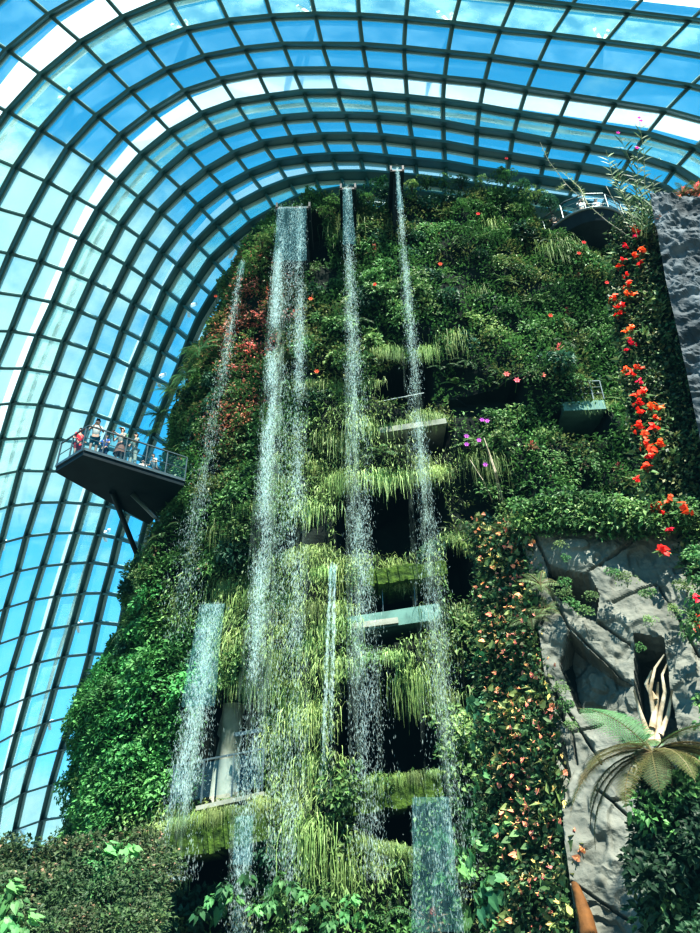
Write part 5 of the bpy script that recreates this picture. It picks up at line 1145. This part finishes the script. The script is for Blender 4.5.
    if skirt:
        mb = MB(); n_ = 16; P_ = []
        for a, (z_, r_) in enumerate(((hz+.08, .15), (hz-.05, .19), (hz-.25, .23), (hz-.42, .26))):
            for b in range(n_): th_ = 2*PI*b/n_; P_.append((r_*math.cos(th_)*(1+.06*math.sin(th_*5)*(a > 1)), r_*.8*math.sin(th_), z_))
        mb.add(P_, [(a*n_+b, a*n_+(b+1) % n_, (a+1)*n_+(b+1) % n_, (a+1)*n_+b) for a in range(3) for b in range(n_)]); link('skirt', mb.mesh('skirt', cloth('skirt_cloth', bot_c), True), root)
    else:
        f_ = .85 if bottom == 'shorts' else 1; bv = [Va[pel]+[0, 0, .03]]; br = [(.15+ex, .11+ex)]; be = []
        for hp, kn, an_ in legs:
            a0 = len(bv); bv += [Va[hp], Va[hp]*(1-f_)+Va[kn]*f_]; br += [.092+ex, .068+ex]; be += [(0, a0), (a0, a0+1)]
            if bottom == 'trousers': bv.append(Va[kn]*.1+Va[an_]*.9); br.append(.055+ex); be.append((a0+1, a0+2))
        skin_obj('shorts' if bottom == 'shorts' else 'trousers', bv, be, br, cloth('lower_cloth', bot_c), root)
    if not seat:
        mb = MB()
        for hp, kn, an_ in legs: mb.box(Va[an_]+np.array([0, -.06, -.05]), (.1, .27, .075))
        link('shoes', mb.mesh('shoes', HAIR), root)
    if hold:
        c_ = (hands[0][0]+hands[1][0])/2+np.array([0, -.03, .05]); 
        t_ = bpy.data.objects.new('phone' if hold != 'map' else 'leaflet', (lambda m_: m_.mesh('held', plain('held_thing', (.02, .02, .025) if hold != 'map' else (.25, .5, .35), .4)))((lambda m_: (m_.box((0, 0, 0), (.15, .012, .08) if hold != 'map' else (.28, .006, .2)), m_)[1])(MB())))
        COL.objects.link(t_); t_.location = tuple(Vector(root.location)+Matrix.Rotation(face, 3, 'Z') @ Vector(c_)*h); t_.rotation_euler = (0, 0, face)
        tag(t_, ('dark phone held up by the person, ' if hold != 'map' else 'green leaflet held up by the person, ')+label.split('person ')[-1][:40].rsplit(' ', 1)[0], 'phone' if hold != 'map' else 'leaflet')
    return root
RAISED = (((-.27, -.14, 1.12), (-.08, -.38, 1.26)), ((.27, -.14, 1.12), (.08, -.38, 1.26)))
REST = (((-.25, .02, 1.13), (-.2, -.2, 1.02)), ((.25, .02, 1.13), (.2, -.2, 1.02)))
RAIL = (((-.27, -.1, 1.16), (-.22, -.33, 1.1)), ((.27, -.1, 1.16), (.22, -.33, 1.1)))
zt = ZD+T
nrm_ab = np.array([-(B_-A_)[1], (B_-A_)[0], 0]); nrm_ab /= np.linalg.norm(nrm_ab); nrm_ab *= np.sign(nrm_ab[1])
def on_deck(px, back=.35):
    """a standing place beside the front rail, seen at column px"""
    best = min(np.linspace(0, 1, 400), key=lambda f_: abs(proj_px(A_*(1-f_)+B_*f_+nrm_ab*back+up3*T)-px)); p = A_*(1-best)+B_*best+nrm_ab*back; p[2] = zt; return p
def proj_px(p):
    p = np.asarray(p, float)-[0, 0, 1.6]; c, s = math.cos(PT), math.sin(PT); d = p[1]*c+p[2]*s; u = -p[1]*s+p[2]*c; x = F*p[0]/d; y = -F*u/d
    return 350+math.cos(RO)*x+math.sin(RO)*y
p = (D_*.35+A_*.65)+nrm_ab*.45+np.array([.15, 0, 0]); p[2] = zt
person('person in a red top with dark sleeves at the pointed left end of the deck', p, .9, REST, (.75, .03, .03), (.6, .03, .03), 'short', 'shorts', hair_long=True, h=.9)
person('person in grey t-shirt, dark cap and teal shorts holding up a phone', on_deck(91), .35, RAISED, (.42, .45, .44), (.02, .10, .11), cap=(.01, .01, .015), hold='phone', h=1.02)
person('person in a bright blue t-shirt leaning low behind the deck railing', on_deck(101, .75), -.2, RAIL, (.02, .10, .38), (.03, .05, .1), h=.86)
person('person in grey top and patterned short skirt raising a camera with both hands', on_deck(117, .3), -.5, RAISED, (.28, .30, .27), (.30, .16, .12), cap=(.5, .45, .38), hold='phone', skirt=True)
person('person in grey-green t-shirt and pale trousers holding a green leaflet', on_deck(131, .3), -.7, RAISED, (.20, .27, .24), (.50, .52, .45), bottom='trousers', hold='map', h=.98)
person('person in a white top half hidden behind the deck railing', on_deck(139, 1.6), .3, REST, (.75, .80, .78), (.2, .2, .2), h=.82)
person('person in a white shirt leaning sideways near the planted end of the deck', on_deck(153, 1.0), -.6, RAIL, (.75, .78, .74), (.35, .2, .14), h=.82, lean=.35)
zc = cz+.25
for k, (px, dy, tc_, bc_, lb, arms) in enumerate([(557, .55, (.10, .10, .10), (.1, .1, .12), 'person in a dark top by the left end of the curved balcony', REST), (585, .5, (.72, .74, .74), (.3, .3, .3), 'person in a white top behind the middle of the curved balcony rail', RAISED), (605, .5, (.62, .66, .68), (.2, .2, .25), 'person in a pale grey top right of centre on the curved balcony', REST)]):
    i = min(range(28), key=lambda q: abs(proj_px(ring[q]+[0, 0, .25])-px)); q = ring[i]*.86+c0*.14; q = np.array([q[0], q[1]+.25, zc]); person(lb, q, 0, arms, tc_, bc_, h=.97)
# grade: print-like teal shadows
scene.view_settings.exposure = 0.0
